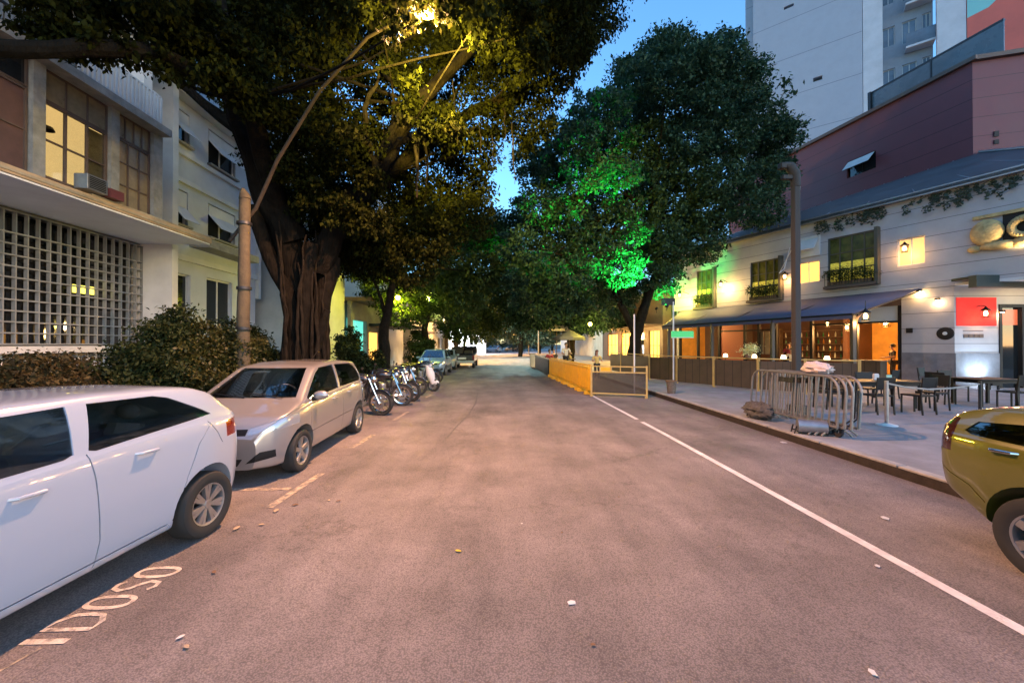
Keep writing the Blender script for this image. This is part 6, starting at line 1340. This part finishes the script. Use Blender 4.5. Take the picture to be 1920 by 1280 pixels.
def person(loc, rz, label, top, bottom, seated=False, hair=HAIR, longhair=False, arm=0, k=1.0):
    t = thing('person', loc, label, 'person', None, R(rz)); hp = .50 if seated else .93
    def J(s):
        sh = (s * .19, 0, hp + .49); el = (s * .27, .06, hp + .22); wr = (s * .22, .26 + arm * .05, hp + .2 + arm * .1)
        if seated: kn = (s * .12, .43, hp + .02); an = (s * .12, .42, .09); to = (s * .13, .56, .04)
        else: kn = (s * .1, .03, .49); an = (s * .1, -.01, .09); to = (s * .12, .15, .035)
        return sh, el, wr, (s * .1, 0, hp - .01), kn, an, to
    N = [(0, 0, hp, .125, .1), (0, 0, hp + .2, .115, .085), (0, .01, hp + .4, .145, .095), (0, .01, hp + .52, .05), (0, .02, hp + .6, .05), (0, .03, hp + .68, .078, .088), (0, .03, hp + .77, .075, .09), (0, .02, hp + .83, .04)]; E = [(i, i + 1) for i in range(7)]
    for s in (1, -1):
        sh, el, wr, h_, kn, an, to = J(s); b = len(N); N += [(*sh, .055), (*el, .04), (*wr, .026), (wr[0] - s * .005, wr[1] + .07, wr[2], .034, .016)]; E += [(2, b), (b, b + 1), (b + 1, b + 2), (b + 2, b + 3)]
        for f, (dx, ln) in enumerate(((-.03, .07), (-.01, .085), (.01, .08), (.03, .06))):
            q = len(N); N += [(wr[0] + dx, wr[1] + .11, wr[2], .009), (wr[0] + dx, wr[1] + .11 + ln * .6, wr[2] - .02, .008)]; E += [(b + 3, q), (q, q + 1)]
        q = len(N); N += [(wr[0] - s * .05, wr[1] + .08, wr[2] + .01, .009)]; E += [(b + 3, q)]
        b = len(N); N += [(*h_, .085), (*kn, .055), (*an, .038), (*to, .035, .03)]; E += [(0, b), (b, b + 1), (b + 1, b + 2), (b + 2, b + 3)]
    def put(me, nm, m, par=t):
        me.materials.clear(); me.materials.append(m); me.name = nm; me.transform(Matrix.Scale(k, 4)); o = bpy.data.objects.new(nm, me); C.objects.link(o); o.parent = par; return o
    put(skin_mesh(N, E), 'body', SKIN)
    N2 = [(0, 0, hp - .02, .14, .115), (0, 0, hp + .2, .13, .1), (0, .01, hp + .41, .158, .108), (0, .01, hp + .49, .07)]; E2 = [(0, 1), (1, 2), (2, 3)]
    for s in (1, -1): sh, el, *_ = J(s); b = len(N2); m_ = tuple(a + (c_ - a) * .8 for a, c_ in zip(sh, el)); N2 += [(*sh, .068), (*m_, .06)]; E2 += [(2, b), (b, b + 1)]
    put(skin_mesh(N2, E2), 'shirt', top)
    N3 = [(0, 0, hp + .02, .135, .11)]; E3 = []
    for s in (1, -1): _, _, _, h_, kn, an, to = J(s); b = len(N3); N3 += [(*h_, .098), (*kn, .068), (an[0], an[1], an[2] + .04, .055)]; E3 += [(0, b), (b, b + 1), (b + 1, b + 2)]
    put(skin_mesh(N3, E3), 'trousers', bottom)
    mb = MB().ball((0, -.005, hp + .765), (.092, .105, .1), 14, 10)
    if longhair: mb.tube([(0, -.05, hp + .77), (0, -.09, hp + .6), (0, -.1, hp + .45)], [.08, .085, .05], 10)
    o = mb.build('hair', hair, t, True, 'local'); o.scale = (k, k, k)
    f = MB().ball((0, .125, hp + .70), (.012, .018, .018), 8, 6).ball((.033, .105, hp + .73), (.012, .008, .007), 8, 6).ball((-.033, .105, hp + .73), (.012, .008, .007), 8, 6).ball((0, .112, hp + .655), (.025, .008, .006), 8, 6)
    o = f.build('face_features', mat('face_' + str(len(MATS)), (.2, .09, .06), .6), t, True, 'local'); o.scale = (k, k, k)
    return t
def stool(x, y, z, label, rz=0):
    q = copy_tree(CH); q.location = (x, y, z); q.rotation_euler = (0, 0, R(rz)); tag(q, label, 'chair', 'chairs people sit on')
person((3.35, 25.2, .16), 200, 'person in a red top seated behind the dark parklet wall', CL_RED, CL_BLU, True, arm=.5); stool(3.35, 25.2, .16, 'chair under the person in the red top', 200)
person((3.9, 27.0, .16), 170, 'person in black seated just right of the red top', CL_BLK, CL_BLK, True); stool(3.9, 27.0, .16, 'chair under the person in black', 170)
person((4.25, 23.6, .16), 150, 'person in a cream top seated above the yellow barriers', CL_YEL, CL_BLU, True, longhair=True); stool(4.25, 23.6, .16, 'chair under the person in the cream top', 150)
person((4.0, 22.7, .16), 190, 'person in a white top standing at the parklet tables', CL_WHT, CL_BLK, False)
person((4.9, 19.0, .0), 180, 'long haired person in a pale yellow top behind the yellow barriers', CL_YEL, CL_BLK, False, hair=mat('brown_hair', (.12, .04, .02), .7), longhair=True, k=.88)
p = MW @ Vector((2.1, -.9, .18)); person(tuple(p), 60, 'dark silhouetted person inside the dining room window by the corner wall', CL_BLK, CL_BLK, False, k=.95)
p = MW @ Vector((6.2, -.6, .18)); person(tuple(p), 120, 'person in a red top standing inside near the bar shelves', CL_RED, CL_BLK, False)
p = MW @ Vector((5.2, 1.1, .15)); person(tuple(p), 120, 'person in a white top on the terrace behind the grey post', CL_WHT, CL_BLU, False, k=.85)
t = thing('table', (4.6, 24.4, .16), 'small table between the people in the parklet', 'table', 'dark tables on the terrace'); MB().box(4.0, 4.9, 24.2, 25.0, .88, .92).build('table_top', WOOD, t, bevel=.01); MB().tube([(4.45, 24.6, .16), (4.45, 24.6, .88)], .04, 8).build('leg', BLACK, t)
lamp('POINT', (4.6, 26, 3.0), 50, (1, .7, .35), .2, name='parklet_light')
